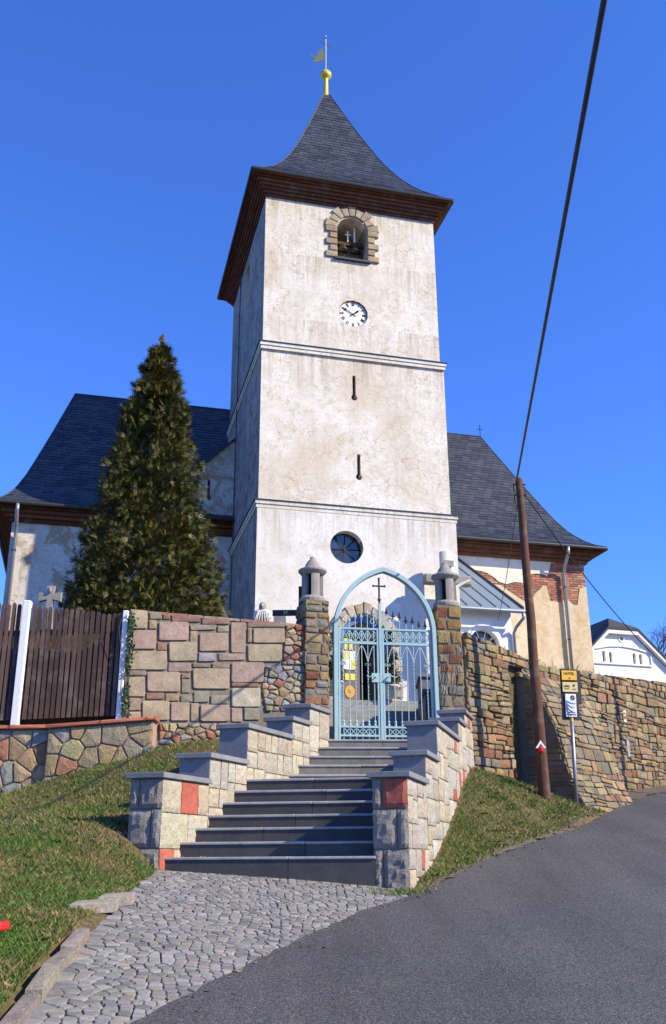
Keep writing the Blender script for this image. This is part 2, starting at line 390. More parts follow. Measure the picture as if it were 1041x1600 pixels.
def rock(mb, x0, y0, x1, y1, fr, proud=.01, amp=.012, back=.03, col=(.4, .4, .4), edge=.014):
    """rock-faced squared block: a broken grid face with a chipped outline"""
    nx = max(3, int((x1-x0)/.045)); ny = max(3, int((y1-y0)/.045)); vs = []; fs = []
    ph = random.uniform(0, 9)
    for j in range(ny+1):
        for i in range(nx+1):
            b = i in (0, nx) or j in (0, ny); a = x0+(x1-x0)*i/nx; c = y0+(y1-y0)*j/ny
            d = min(i, nx-i, j, ny-j)
            if b: a += random.uniform(-.004, .004); c += random.uniform(-.004, .004); n = proud-edge+random.uniform(-.004, .003)
            else: a += random.uniform(-.008, .008); c += random.uniform(-.008, .008); n = proud+amp*(random.uniform(-.55, 1)+.2*math.sin(a*17+ph)+.2*math.sin(c*13+a*9+ph*2))*(.6 if d == 1 else 1)
            vs.append(fr(a, c, n))
    for j in range(ny):
        for i in range(nx): k = j*(nx+1)+i; fs.append((k, k+1, k+nx+2, k+nx+1))
    ring = [i for i in range(nx+1)]+[j*(nx+1)+nx for j in range(1, ny+1)]+[ny*(nx+1)+i for i in range(nx-1, -1, -1)]+[j*(nx+1) for j in range(ny-1, 0, -1)]
    n0 = len(vs)
    for k in ring:
        j, i = divmod(k, nx+1); vs.append(fr(x0+(x1-x0)*i/nx, y0+(y1-y0)*j/ny, -back))
    m = len(ring)
    for q in range(m): fs.append((n0+q, n0+(q+1) % m, ring[(q+1) % m], ring[q]))
    mb.add(vs, fs, col)
def coursed(x0, x1, y0, y1, hlo, hhi, wlo, whi, skew=.02):
    """roughly coursed angular rubble: list of polygons"""
    out = []; y = y0; wav = lambda a, k: .022*math.sin(a*1.9+k*1.7)+.012*math.sin(a*5.3+k)
    k = 0
    while y < y1-.02:
        h = random.uniform(hlo, hhi); h = y1-y if y1-y-h < hlo*.6 else h; x = x0+random.uniform(-.1, 0)
        while x < x1:
            w = random.uniform(wlo, whi)*(.7+h/hhi*.5); a, b = max(x, x0), min(x+w, x1)
            if b-a > .03:
                ya = lambda q, kk, yy: yy+(wav(q, kk) if yy not in (y0, y1) else 0)
                s = random.uniform(-skew, skew); s2 = random.uniform(-skew, skew); J = lambda: random.uniform(-.012, .012)
                lo = [(a+s*0, ya(a, k, y)), (b, ya(b, k, y))]; hi = [(b+s2*.6, ya(b, k+1, y+h)), (a+s*.6, ya(a, k+1, y+h))]
                if h > hhi*.7 and random.random() < .45:          # two thin stones on top of each other
                    f = random.uniform(.35, .65); m1 = (a+(hi[1][0]-a)*f, lo[0][1]+(hi[1][1]-lo[0][1])*f+J()); m2 = (b+(hi[0][0]-b)*f, lo[1][1]+(hi[0][1]-lo[1][1])*f+J())
                    out += [[lo[0], lo[1], m2, m1], [m1, m2, hi[0], hi[1]]]
                else: out.append(lo+hi)
            x += w
        y += h; k += 1
    res = []
    for p in out:
        q = []
        for i in range(len(p)):
            a, b = p[i], p[(i+1) % len(p)]; L = math.hypot(b[0]-a[0], b[1]-a[1]); q.append(a)
            if L > .12: q.append(((a[0]+b[0])/2+random.uniform(-.008, .008), (a[1]+b[1])/2+random.uniform(-.008, .008)))
        res.append(q)
    return res
def wall_frame(P, az, flip=1):
    """plane through P along azimuth az; a = metres along, b = height (z), n = out of the wall"""
    e = azdir(az); nn = np.array([e[1], -e[0], 0.])*flip; P = np.array([P[0], P[1], 0.])
    return lambda a, b, n: P+e*a+Z3*b+nn*n
def scatter(region, size, asp=1.0, tries=30, var=.35):
    xs = [q[0] for q in region]; ys = [q[1] for q in region]; pts = []
    A = (max(xs)-min(xs))*(max(ys)-min(ys))*asp; N = int(A/(size*size)*1.15)
    for _ in range(N*tries):
        if len(pts) >= N: break
        p = (random.uniform(min(xs), max(xs)), random.uniform(min(ys), max(ys))); r = size*random.uniform(1-var, 1+var)*.78
        if not inside(p, region): continue
        ok = True
        for q in pts:
            if (q[0]-p[0])**2+((q[1]-p[1])*asp)**2 < r*r: ok = False; break
        if ok: pts.append(p)
    return pts
def inside(p, poly):
    r = False; n = len(poly); j = n-1
    for i in range(n):
        a, b = poly[i], poly[j]
        if (a[1] > p[1]) != (b[1] > p[1]) and p[0] < (b[0]-a[0])*(p[1]-a[1])/(b[1]-a[1]+1e-12)+a[0]: r = not r
        j = i
    return r
OCHRE = [(.27, .19, .085), (.30, .215, .11), (.25, .18, .10), (.31, .24, .14), (.22, .165, .095), (.27, .15, .075), (.24, .10, .055), (.19, .165, .13), (.25, .22, .17)]
def rubble(parent, region, fr, size, asp, gap=.011, proud=(.01, .035), pal=OCHRE, limit=300, rank=None, mat='stone', cham=.014, stuff_name='rubble_stones', budget=None):
    cs = cells(scatter(region, size, asp), region, asp)
    items = []
    for c in cs:
        p = inset_poly(c, gap)
        if not p: continue
        p = chaikin(clean(p), .09)
        items.append((p, random.uniform(*proud), jit(random.choice(pal), .2)))
    if rank: items.sort(key=lambda it: rank(it[0]))
    rest = MB(); k = 0
    for p, pr, col in items:
        if k < limit:
            mb = MB()
            if stone(mb, p, fr, pr, .05, cham, .008, col, .004): mb.build('stone', MAT[mat], parent); k += 1
        else: stone(rest, p, fr, pr, .05, cham, .008, col, .004)
    if rest.v: rest.build(stuff_name, MAT[mat], parent, kind='stuff')
    return k
def pack(x0, y0, x1, y1, lo, hi, out):
    w, h = x1-x0, y1-y0
    if (w <= hi and h <= hi) and (random.random() < .6 or (w < lo*1.9 and h < lo*1.9)): out.append((x0, y0, x1, y1)); return
    if (w > h and w > lo*1.7) or h <= lo*1.7:
        if w <= lo*1.7: out.append((x0, y0, x1, y1)); return
        k = x0+w*random.uniform(.35, .65); pack(x0, y0, k, y1, lo, hi, out); pack(k, y0, x1, y1, lo, hi, out)
    else:
        k = y0+h*random.uniform(.35, .65); pack(x0, y0, x1, k, lo, hi, out); pack(x0, k, x1, y1, lo, hi, out)

# ---------------------------------------------------------------- terrain
CP = np.array([(0,0,-1.6),(3,0,-1.6),(-3,0,-1.5),(0,5,-.98),(3,5,-.98),(6,5,-.95),(.8,10.6,-.28),(2.5,10.6,-.25),(6,10.6,-.2),
 (1.29,11.5,-.14),(1.88,12.6,.044),(2.68,13.9,.27),(3.57,15.1,.47),(4.36,16.5,.70),(5.33,18.4,1.03),(6.5,20,1.3),(7.2,21.76,1.57),(6,15,.46),(9,20,1.3),(9,25,2.1),(12,15,.45),
 (1.26,12.5,.16),(1.60,13.5,.50),(1.94,14.5,.94),(2.2,15.7,1.39),(2.3,16.3,1.43),(3.2,17.3,1.31),(3.33,16,1.0),(4.02,16.8,.91),(4.33,17.16,.86),(5.0,18.4,1.02),
 (-1.9,11.1,-.03),(-1.87,9.08,-.31),(-1.8,7.6,-.52),(-1.65,6,-.75),(-2.25,11.2,.27),(-2.4,14.3,1.58),(-4.9,14.2,.90),(-7,14.2,.8),(-3.3,12.8,.72),(-3.5,9,-.08),(-3,6.5,-.52),(-5,6,-.55),(-9,10,.2),(-9,4,-.8),(-2.3,12.6,.75),(-1.5,13.6,1.25),(-.9,14.6,1.55)], float)
def tps_fit(P):
    n = len(P); d = np.hypot(P[:, None, 0]-P[None, :, 0], P[:, None, 1]-P[None, :, 1])
    K = np.where(d > 0, d*d*np.log(d+1e-12), 0)+np.eye(n)*.02
    Q = np.c_[np.ones(n), P[:, :2]]; A = np.block([[K, Q], [Q.T, np.zeros((3, 3))]])
    return np.linalg.solve(A, np.r_[P[:, 2], 0, 0, 0])
TW = tps_fit(CP)
def tps(x, y):
    x = np.clip(np.asarray(x, float), -9, 12); y = np.clip(np.asarray(y, float), 0, 25); sh = x.shape; x = x.ravel(); y = y.ravel()
    d = np.hypot(x[:, None]-CP[None, :, 0], y[:, None]-CP[None, :, 1]); K = np.where(d > 0, d*d*np.log(d+1e-12), 0)
    return (K@TW[:len(CP)]+TW[-3]+TW[-2]*x+TW[-1]*y).reshape(sh)
def zroad(x, y):
    y = np.asarray(y, float); k = .25
    return -1.6+.124*y+.046*k*np.log1p(np.exp(np.clip((y-10.8)/k, -60, 60)))-.12*np.maximum(0, y-26)
def zapron(x, y):
    x = np.asarray(x, float); y = np.asarray(y, float)
    xe = np.interp(y, [4., 6.1, 7.67, 8.56, 9.6, 10.4, 11.2], [-1.45, -1.14, -.57, -.2, .25, .72, .78])
    return zroad(x, np.minimum(y, 11.0))+.017*np.asarray(y)*np.clip((xe-x)/(xe+1.9+.25), 0, 1.2)
ROAD = [(-1.9,0.),(-1.75,3.),(-1.45,4.8),(-1.14,6.1),(-.9,6.79),(-.57,7.67),(-.2,8.56),(.25,9.6),(.78,10.45),(.92,10.75),(1.29,11.5),(1.88,12.6),(2.68,13.9),(3.57,15.1),(4.36,16.5),(5.33,18.4),(6.5,20),(8.6,22.8),(12,27),(22,40),(34,40),(16,16),(14,0),(14,-6),(-1.9,-6)]
APRON = [(-1.55,4.0),(-1.62,5.2),(-1.7,6.3),(-1.8,7.6),(-1.87,9.08),(-1.88,10.3),(-1.87,11.2),(.42,10.85),(.80,10.62),(.80,10.40),(.33,9.58),(-.12,8.54),(-.49,7.65),(-.82,6.77),(-1.06,6.08),(-1.27,5.2),(-1.42,4.0)]
STAIR = [(-1.98, 11.12), (-.05, 15.6), (-.2, 16.4), (1.9, 16.6), (2.0, 16.0), (.65, 10.95), (.42, 10.95)]
def inside_np(X, Y, poly):
    r = np.zeros(X.shape, bool); n = len(poly); j = n-1
    for i in range(n):
        a, b = poly[i], poly[j]
        c = ((a[1] > Y) != (b[1] > Y)) & (X < (b[0]-a[0])*(Y-a[1])/(b[1]-a[1]+1e-12)+a[0]); r ^= c; j = i
    return r
def grid_mesh(name, xs, ys, zf, mat):
    X, Y = np.meshgrid(xs, ys); Z = zf(X, Y); nx, ny = len(xs), len(ys)
    V = np.c_[X.ravel(), Y.ravel(), Z.ravel()]
    F = [(j*nx+i, j*nx+i+1, (j+1)*nx+i+1, (j+1)*nx+i) for j in range(ny-1) for i in range(nx-1)]
    me = bpy.data.meshes.new(name); me.from_pydata(V.tolist(), [], F); me.materials.append(mat); me.polygons.foreach_set('use_smooth', [True]*len(me.polygons)); me.update()
    o = bpy.data.objects.new(name, me); C.objects.link(o); return o
def zterrain(X, Y):
    Z = tps(X, Y)+.025*np.sin(X*3.1+1.3*np.sin(Y*2.3))*np.sin(Y*2.7)
    r = inside_np(X, Y, ROAD); Z = np.where(r, np.minimum(Z, zroad(X, Y)-.07), Z)
    a = inside_np(X, Y, APRON) | (inside_np(X+.2, Y, APRON) & (Y < 7.9)); Z = np.where(a, np.minimum(Z, zapron(X, Y)-.09), Z)
    Z = np.where(inside_np(X, Y, STAIR), np.minimum(Z, -.75+.16*(Y-10.8)), Z)
    far = np.maximum(0, np.hypot(X-2, Y-10)-30); return Z-np.minimum(far*.02, 6)
xs = np.r_[[-900,-300,-120,-60,-30,-18,-13,-11], np.arange(-9, 12.01, .12), [14,18,26,40,80,160,400,900]]
ys = np.r_[[-900,-200,-60,-20,-8,-3], np.arange(0, 25.01, .12), [28,34,45,60,100,200,500,1200]]
ground = setp(grid_mesh('ground', xs, ys, zterrain, MAT['turf']), kind='structure')
def sheet(name, poly, zf, mat, res, lift=0.):
    xs_ = [q[0] for q in poly]; ys_ = [q[1] for q in poly]; bm = bmesh.new()
    f = bm.faces.new([bm.verts.new((x, y, 0)) for x, y in poly])
    bmesh.ops.triangulate(bm, faces=bm.faces)
    for ax, lo, hi in ((0, min(xs_), max(xs_)), (1, min(ys_), max(ys_))):
        k = lo+res
        while k < hi:
            p = [0, 0, 0]; p[ax] = k; nn = [0, 0, 0]; nn[ax] = 1
            bmesh.ops.bisect_plane(bm, geom=bm.verts[:]+bm.edges[:]+bm.faces[:], plane_co=p, plane_no=nn); k += res
    for v in bm.verts: v.co.z = float(zf(v.co.x, v.co.y))+lift
    for f in bm.faces:
        if f.normal.z < 0: f.normal_flip()
    me = bpy.data.meshes.new(name); bm.to_mesh(me); bm.free(); me.materials.append(mat)
    o = bpy.data.objects.new(name, me); C.objects.link(o); return o
def ragged(poly, i0, i1, amp, step):
    out = list(poly[:i0+1])
    for i in range(i0, i1):
        a, b = poly[i], poly[i+1]; L = math.hypot(b[0]-a[0], b[1]-a[1]); n = max(1, int(L/step)); nx, ny = (b[1]-a[1])/L, -(b[0]-a[0])/L
        for k in range(1, n+1):
            t = k/n; r = random.uniform(-amp, amp); out.append((a[0]+(b[0]-a[0])*t+nx*r, a[1]+(b[1]-a[1])*t+ny*r))
    return out+list(poly[i1+1:])
road = setp(sheet('road', ragged(ROAD, 2, 16, .022, .14), zroad, MAT['asphalt'], .5, .012), kind='structure')
m, nt, b = nmat('gravel_verge'); t = NT(nt)
c = t.mix(t.noise(30, 4, .7), (.06, .045, .028), (.19, .15, .10)); t.link(c, b.inputs['Base Color']); b.inputs['Roughness'].default_value = 1.
t.link(t.bump(t.vor(45, 'F1'), 1., .02), b.inputs['Normal']); MAT['verge'] = m
vp = [(.86,10.55),(1.25,11.3),(1.85,12.45),(2.6,13.75),(3.45,14.95),(4.25,16.4),(5.2,18.3),(6.4,19.9),(8.4,22.6),(8.2,23.2),(6.9,21.6),(5.6,20.1),(4.95,18.95),(4.35,17.1),(4.2,16.5),(3.44,15.12),(2.56,13.9),(1.8,12.65),(1.18,11.5),(.8,10.8)]
verge = setp(sheet('verge', ragged(vp, 0, 18, .05, .12), lambda x, y: max(float(zroad(x, y))-.03, float(tps(np.array([x]), np.array([y]))[0])+.025*math.sin(x*3.1+1.3*math.sin(y*2.3))*math.sin(y*2.7)+.012), MAT['verge'], .12), kind='structure')
bed = setp(sheet('apron_bed', APRON, zapron, MAT['mortar_dark'], .3, -.016), kind='structure')
paving = setp(bpy.data.objects.new('paved_apron', None), kind='structure'); C.objects.link(paving); paving.location = (-.8, 8.5, float(zapron(-.8, 8.5)))
# granite setts laid in arcs
pts = []
for j in range(110):
    a = -4.2+random.uniform(0, .1)
    while a < 4:
        ph = (a % 1.3)/1.3-.5
        p = (a-.4, 3.9+j*.077+.30*(1-4*ph*ph)-.11*a+random.uniform(-.008, .008)); a += random.uniform(.072, .108)
        if inside(p, APRON): pts.append(p)
cs = []
q = np.array(pts)
for i in range(len(q)):
    d = np.hypot(*(q-q[i]).T); order = np.argsort(d)[1:14]
    poly = [(q[i][0]-.09, q[i][1]-.09), (q[i][0]+.09, q[i][1]-.09), (q[i][0]+.09, q[i][1]+.09), (q[i][0]-.09, q[i][1]+.09)]
    for j in order: poly = clip_poly(poly, (q[i]+q[j])/2, q[j]-q[i])
    p = inset_poly(poly, random.uniform(.003, .0075)) if len(poly) > 2 else None
    if p and len(p) > 2: cs.append((q[i][1], chaikin(clean(p, .006), .09)))
cs.sort(key=lambda c: c[0])
rest = MB(); k = 0
for d, p in cs:
    tx, ty, h0 = random.gauss(0, .022), random.gauss(0, .022), random.uniform(-.003, .003); cx = sum(v[0] for v in p)/len(p); cy = sum(v[1] for v in p)/len(p)
    fr = lambda a, b, n: np.array([a, b, float(zapron(a, b))+n+h0+tx*(a-cx)+ty*(b-cy)])
    g = random.choice([(.195, .187, .17), (.235, .225, .20), (.16, .156, .148), (.27, .255, .225), (.215, .205, .185), (.235, .21, .17)])
    mb = MB() if k < 300 else rest
    ok = stone(mb, p, fr, .003, .04, .006, .002, jit(g, .14), .0008)
    if ok and k < 300: mb.build('sett', MAT['sett'], paving)
    k += bool(ok)
rest.build('setts', MAT['sett'], paving, kind='stuff')
# kerb stones along the apron's left edge
kb = thing('stone_kerb', 'row of weathered kerb stones along the left edge of the cobbled apron', 'kerb', (-1.8, 7, float(zapron(-1.8, 7))))
edge = [(-1.52, 3.6), (-1.62, 5.0), (-1.72, 6.3), (-1.82, 7.6), (-1.9, 8.6)]
def along(poly, s):
    for a, b in zip(poly, poly[1:]):
        L = math.hypot(b[0]-a[0], b[1]-a[1])
        if s <= L: return (a[0]+(b[0]-a[0])*s/L, a[1]+(b[1]-a[1])*s/L), ((b[0]-a[0])/L, (b[1]-a[1])/L)
        s -= L
    return poly[-1], (0, 1)
s_ = 0.
while s_ < 4.1:
    L = random.uniform(.4, .62); (x, y), (dx, dy) = along(edge, s_+L/2)
    mb = MB(); z = float(zapron(x, y)); h0 = random.uniform(.05, .09); tw = random.gauss(0, .05)
    poly = [(-L/2+.008, -.05), (L/2-.008, -.05), (L/2-.008, .05), (-L/2+.008, .05)]
    fr = lambda a, b, n, x=x, y=y, dx=dx, dy=dy: np.array([x-.06+dx*a-dy*(b+tw*a), y+dy*a+dx*(b+tw*a), float(zapron(x+dx*a, y+dy*a))+n+h0])
    stone(mb, poly, fr, 0., .15, .012, .004, jit((.25, .215, .165), .15), .004); mb.build('kerb_stone', MAT['stone'], kb); s_ += L
for (px, py, w, lab) in ((-2.02, 8.75, .22, 'larger grey slab lying flush in the grass beside the cobbles'), (-1.93, 9.2, .17, 'smaller grey slab lying flush in the grass beside the cobbles')):
    mb = MB(); z0 = float(tps(np.array([px]), np.array([py]))[0])+.05
    poly = [(-w, -.11), (w, -.09), (w*.93, .12), (-w*.95, .1)]
    stone(mb, poly, lambda a, b, n: np.array([px+a*.8, py+b+a*.3, z0+n+a*.02+b*.12]), 0., .08, .01, .003, (.30, .26, .20), .003)
    setp(mb.build('flat_slab', MAT['stone']), lab, 'slab')

# ---------------------------------------------------------------- the stair
LDIR = azdir(22.8); LP = np.array([-1.86, 11.2, 0.])                    # inner line of the left stair wall
RDIR = azdir(15.6); RP = np.array([.79, 10.8, 0.])                      # outer line of the right stair wall
WALL_T = .40
RIN = RP-np.array([RDIR[1], -RDIR[0], 0])*WALL_T                         # inner line of the right wall
def meet(P, d, Q, e):
    A = np.array([[d[0], -e[0]], [d[1], -e[1]]]); t = np.linalg.solve(A, (Q-P)[:2]); return P+d*t[0]
stair = thing('stone_staircase', 'dark granite steps climbing between two stone walls to the blue gate', 'stairs', (-.7, 11.1, -.1))
S_K = [.315*k for k in range(7)]+[3.17, 3.46, 3.85, 4.18, 4.56]
Z_K = [.085+.16*k for k in range(12)]
for k in range(12):
    az = 98 if k < 7 else 86
    A = LP+LDIR*(S_K[k]-.0); B = meet(A, azdir(az), RIN, RDIR)
    s2 = S_K[k+1]+.06 if k < 11 else S_K[k]+.75
    A2 = LP+LDIR*s2; B2 = meet(A2, azdir(az if k not in (6,) else 90), RIN, RDIR)
    zt = Z_K[k]; zb = zt-.55 if k == 0 else zt-.3
    mb = MB(); out = -LDIR*.0; L = LP*0
    g = (.058, .056, .054) if k < 7 else (.165, .16, .15)  # dark granite; lower flight darkened further for wall shade, upper paler as sunlit
    ring = [A-azdir(az)*.03, B+azdir(az)*.03, B2+azdir(90)*.03, A2-azdir(90)*.03]
    f = np.array([-azdir(az)[1], azdir(az)[0], 0.])*.018              # tread slab, slightly overhanging
    f = f if f[1] < 0 else -f
    cuts_ = [0, random.uniform(.35, .65), 1]
    for c0, c1 in zip(cuts_, cuts_[1:]):
        e0, e1 = c0+(.0015 if c0 else 0), c1-(.0015 if c1 < 1 else 0); L_ = lambda p, q, t_: p+(q-p)*t_; dz = random.uniform(-.003, .003)
        rr = [L_(ring[0], ring[1], e0), L_(ring[0], ring[1], e1), L_(ring[3], ring[2], e1), L_(ring[3], ring[2], e0)]
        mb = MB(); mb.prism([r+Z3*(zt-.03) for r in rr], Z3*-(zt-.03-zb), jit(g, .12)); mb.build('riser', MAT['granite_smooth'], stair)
        mb = MB(); mb.prism([rr[0]+f+Z3*(zt-.03+dz), rr[1]+f+Z3*(zt-.03+dz), rr[2]+Z3*(zt-.03+dz), rr[3]+Z3*(zt-.03+dz)], Z3*.03, jit((.33, .325, .315), .1))  # pale tread colour paints the sunlit edges
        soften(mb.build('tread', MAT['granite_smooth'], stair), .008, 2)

GR_ROUGH = [(.45, .40, .30), (.48, .43, .33), (.44, .38, .27), (.46, .39, .27), (.42, .385, .31), (.48, .44, .35)]
REDST = (.37, .10, .065)
def stair_wall(name, label, P, D, side, segs, front_az, base):
    """P, D: the wall's visible long face; side=+1 the wall body lies to the left of that face"""
    n_out = np.array([D[1], -D[0], 0.])
    th = thing(name, label, 'stair wall', P+D*.3+Z3*base[0])
    for i, (s0, s1, zt) in enumerate(segs):
        b0 = base[i]
        A, B = P+D*s0, P+D*s1
        fdir = azdir(front_az)
        tw = WALL_T/abs(np.dot(fdir, n_out))
        A0 = A-fdir*tw; B0 = B-fdir*tw
        mb = MB(); ins = .018
        a1, b1, a0, b0_ = A-n_out*ins+D*(ins if i == 0 else 0), B-n_out*ins, A0+n_out*ins*.5+D*(ins if i == 0 else 0), B0+n_out*ins*.5
        mb.prism([a1+Z3*b0, b1+Z3*b0, b0_+Z3*b0, a0+Z3*b0], Z3*(zt-.06-b0), (.3, .26, .2))
        mb.build('wall_core', MAT['mortar'], th)
        # long face stones
        fr = lambda a, b, n: A+D*a+Z3*b+n_out*n
        rects = []; L = s1-s0
        pack(0.0, max(b0, zt-1.25), L, zt-.065, .20, .44, rects)
        if b0 < zt-1.25: pack(0.0, b0, L, zt-1.25, .2, .36, rects)
        if i == 0 and side > 0:            # the corner block with its large red neighbour
            t_ = zt-.065; rects = [(0, t_-.36, .40, t_), (.40, t_-.36, .78, t_), (.78, t_-.36, L, t_), (0, t_-.74, .58, t_-.36), (.58, t_-.74, L, t_-.36), (0, b0, .3, t_-.74), (.3, b0, L, t_-.74)]
        for j, (x0, y0, x1, y1) in enumerate(rects):
            g = .007; small = (x1-x0)*(y1-y0)
            red = (small < .055 and random.random() < .20) if not (i == 0 and side > 0) else j in (1, 5)
            col = jit(REDST, .15) if red else jit(random.choice(GR_ROUGH), .12)
            m2 = MB(); poly = [(x0+g, y0+g), (x1-g, y0+g), (x1-g, y1-g), (x0+g, y1-g)]
            poly = [(a+random.uniform(-.004, .004), b+random.uniform(-.004, .004)) for a, b in poly]
            if i == 0 and x0 < .01: pass
            if red: stone(m2, poly, fr, random.uniform(-.004, .004), .03, .008, .002, col, .002)
            else: rock(m2, x0+g, y0+g, x1-g, y1-g, fr, random.uniform(.0, .006), .006, .03, col, .010)
            if m2.v: m2.build('stone_block', MAT['ashlar' if red else 'granite'], th)
        # front face
        nf = np.array([fdir[1], -fdir[0], 0.]); nf = nf if nf[1] < 0 else -nf
        if i == 0:
            frf = lambda a, b, n: A0+fdir*a+Z3*b+nf*n
            H = zt-.06; hs = [b0, H-.74, H-.33, H] if H-.74 > b0+.05 else [b0, H-.33, H]
            for r in range(len(hs)-1):
                sp_ = (.28 if r % 2 == 0 else .68)*tw
                for (x0, x1, red) in ((0, sp_, False), (sp_, tw, r == len(hs)-2 and side < 0)):
                    m2 = MB(); g = .008
                    rock(m2, x0+g, hs[r]+g, x1-g, hs[r+1]-g, frf, .012, .004 if red else .016, .03, jit(REDST if red else (.27, .245, .205), .1), .02); m2.build('stone_block', MAT['ashlar' if red else 'granite'], th)
        else:
            mb = MB(); zb = segs[i-1][2]-.03
            mb.box(A0+Z3*zb+nf*.002-fdir*-.004, fdir*(tw-.012), nf*.012, Z3*(zt-.06-zb), jit((.17, .17, .18), .06)); mb.build('granite_facing', MAT['granite_smooth'], th)
        # cap slab
        o = .035; mb = MB(); nb = -n_out
        e = o if True else 0
        ring = [A+n_out*o-D*(o+.015), B+n_out*o-D*(.0 if i < len(segs)-1 else -.03), B0-n_out*o-D*0, A0-n_out*o-D*(o+.015)]
        mb.prism([q+Z3*(zt-.06) for q in ring], Z3*.06, jit((.22, .22, .225), .06))
        soften(mb.build('cap_slab', MAT['granite_smooth'], th), .005)
    return th
ZC = [.98, 1.29, 1.76, 2.03, 2.30]
SL = [-.11, .92, 1.88, 3.26, 3.87, 4.62]
stair_wall('stair_wall', 'stepped stone stair wall left of the steps with red corner stone', LP, LDIR, 1, [(SL[i], SL[i+1], ZC[i]) for i in range(5)], 105, [-.15, .1, .5, .9, 1.1])
ys_r = [10.8, 11.9, 12.75, 14.6, 15.3, 16.1]; SR = [(v-10.8)/RDIR[1] for v in ys_r]; ZR = [.95, 1.29, 1.76, 2.06, 2.28]
stair_wall('stair_wall', 'stepped stone stair wall right of the steps above the roadside grass', RP, RDIR, -1, [(SR[i], SR[i+1], ZR[i]) for i in range(5)], 104, [-.38, -.3, -.1, .3, .8])

# ---------------------------------------------------------------- gate pillars
def lantern(parent, c, s=1.0):
    def L(name, prof, n=20, sm=True): mb = MB(); mb.lathe(c, [(r*s, h*s) for r, h in prof], n); return mb.build(name, MAT['concrete'], parent, smooth=False)
    L('lantern_base', [(.23, 0), (.235, .05), (.22, .075), (.19, .10)], 18)
    # body of four upright posts around dark openings
    mb = MB(); mb.lathe((c[0], c[1], c[2]+.09*s), [(.105*s, 0), (.105*s, .40*s)], 12); mb.build('lantern_core', MAT['black'], parent)
    for k in range(4):
        a = rad(20+90*k); mb = MB(); ring = []
        for w in (-.42, -.14, .14, .42): ring.append((c[0]+.185*s*math.cos(a+w), c[1]+.185*s*math.sin(a+w), c[2]+.095*s))
        for w in (.5, -.5): ring.append((c[0]+.10*s*math.cos(a+w), c[1]+.10*s*math.sin(a+w), c[2]+.095*s))
        mb.prism(ring, Z3*.40*s); mb.build('lantern_post', MAT['concrete'], parent)
    L('lantern_cap', [(.18, .485), (.20, .50), (.245, .545), (.245, .575), (.20, .60), (.15, .615), (.13, .66), (.09, .73), (.045, .78), (.04, .81), (.01, .825)], 18)
def pillar(label, P, az, w, dep, z0, z1, lc):
    e = azdir(az); n = np.array([e[1], -e[0], 0.]); P = np.array([P[0], P[1], 0.]); th = thing('gate_pillar', label, 'pillar', P+e*w/2+Z3*z0)
    mb = MB(); i_ = .02; mb.box(P+e*i_-n*i_+Z3*z0, e*(w-2*i_), -n*(dep-2*i_), Z3*(z1-z0-.01)); mb.build('pillar_core', MAT['mortar'], th)
    pal = [(.29, .20, .075), (.26, .185, .08), (.22, .18, .13), (.24, .12, .06), (.24, .20, .13), (.19, .17, .14), (.21, .19, .16), (.24, .18, .09), (.27, .20, .10), (.20, .08, .05)]
    for (O, d, nn, L) in ((P, e, n, w), (P-n*dep, n, -e, dep), (P+e*w, -n, e, dep)):
        fr = lambda a, b, k: O+d*a+Z3*b+nn*k
        y = z0
        while y < z1-.05:
            h = random.uniform(.09, .24); h = min(h, z1-y); x = 0.
            while x < L-.02:
                ww = random.uniform(.14, .32); ww = L-x if L-x-ww < .1 else ww
                g = random.uniform(.008, .018); poly = [(x+g, y+g), (x+ww-g, y+g), (x+ww-g, y+h-g), (x+g, y+h-g)]
                poly = [(a+random.uniform(-.012, .012), b+random.uniform(-.012, .012)) for a, b in poly]
                mb = MB()
                if stone(mb, chaikin(poly, .10), fr, random.uniform(-.015, .008), .03, .014, .008, jit(random.choice(pal), .2), .004): mb.build('stone', MAT['stone'], th)
                x += ww
            y += h
    lantern(th, (lc[0], lc[1], z1), 1.0)
    return th
pillar('rubble stone gate pillar with concrete lantern left of the blue gate', (-.47, 15.62), 72, .42, .62, 1.3, 4.18, (-.36, 15.95))
pillar('rubble stone gate pillar with concrete lantern right of the blue gate', (1.76, 16.12), 80, .44, .50, 1.3, 4.20, (1.97, 16.4))

# ---------------------------------------------------------------- left churchyard wall, coursed sandstone
WL_P = (-.45, 15.72); WL_AZ = 68
wl_e = azdir(WL_AZ); wl_n = np.array([wl_e[1], -wl_e[0], 0.]); WLP3 = np.array([WL_P[0], WL_P[1], 0.])
th = thing('churchyard_wall', 'pink and cream sandstone block wall left of the gate', 'wall', WLP3-wl_e*1.3+Z3*1.4)
frw = lambda a, b, n: WLP3+wl_e*a+Z3*b+wl_n*n
mb = MB(); mb.box(frw(-2.95, .9, -.02), wl_e*2.93, -wl_n*.42, Z3*(3.72-.9)); mb.build('wall_core', MAT['mortar'], th)
def px_to_wall(zx, zy):
    q = on_plane(200+zx/3.718, 940+zy/3.718, WL_P, WL_AZ); return ((q-WLP3)@wl_e, q[2])
PK, CRM, PC, GRY, RD, OC, MV, BL, DK = (.31, .205, .17), (.32, .26, .165), (.33, .245, .18), (.19, .185, .14), (.20, .085, .06), (.27, .195, .095), (.22, .16, .135), (.20, .215, .245), (.12, .095, .065)
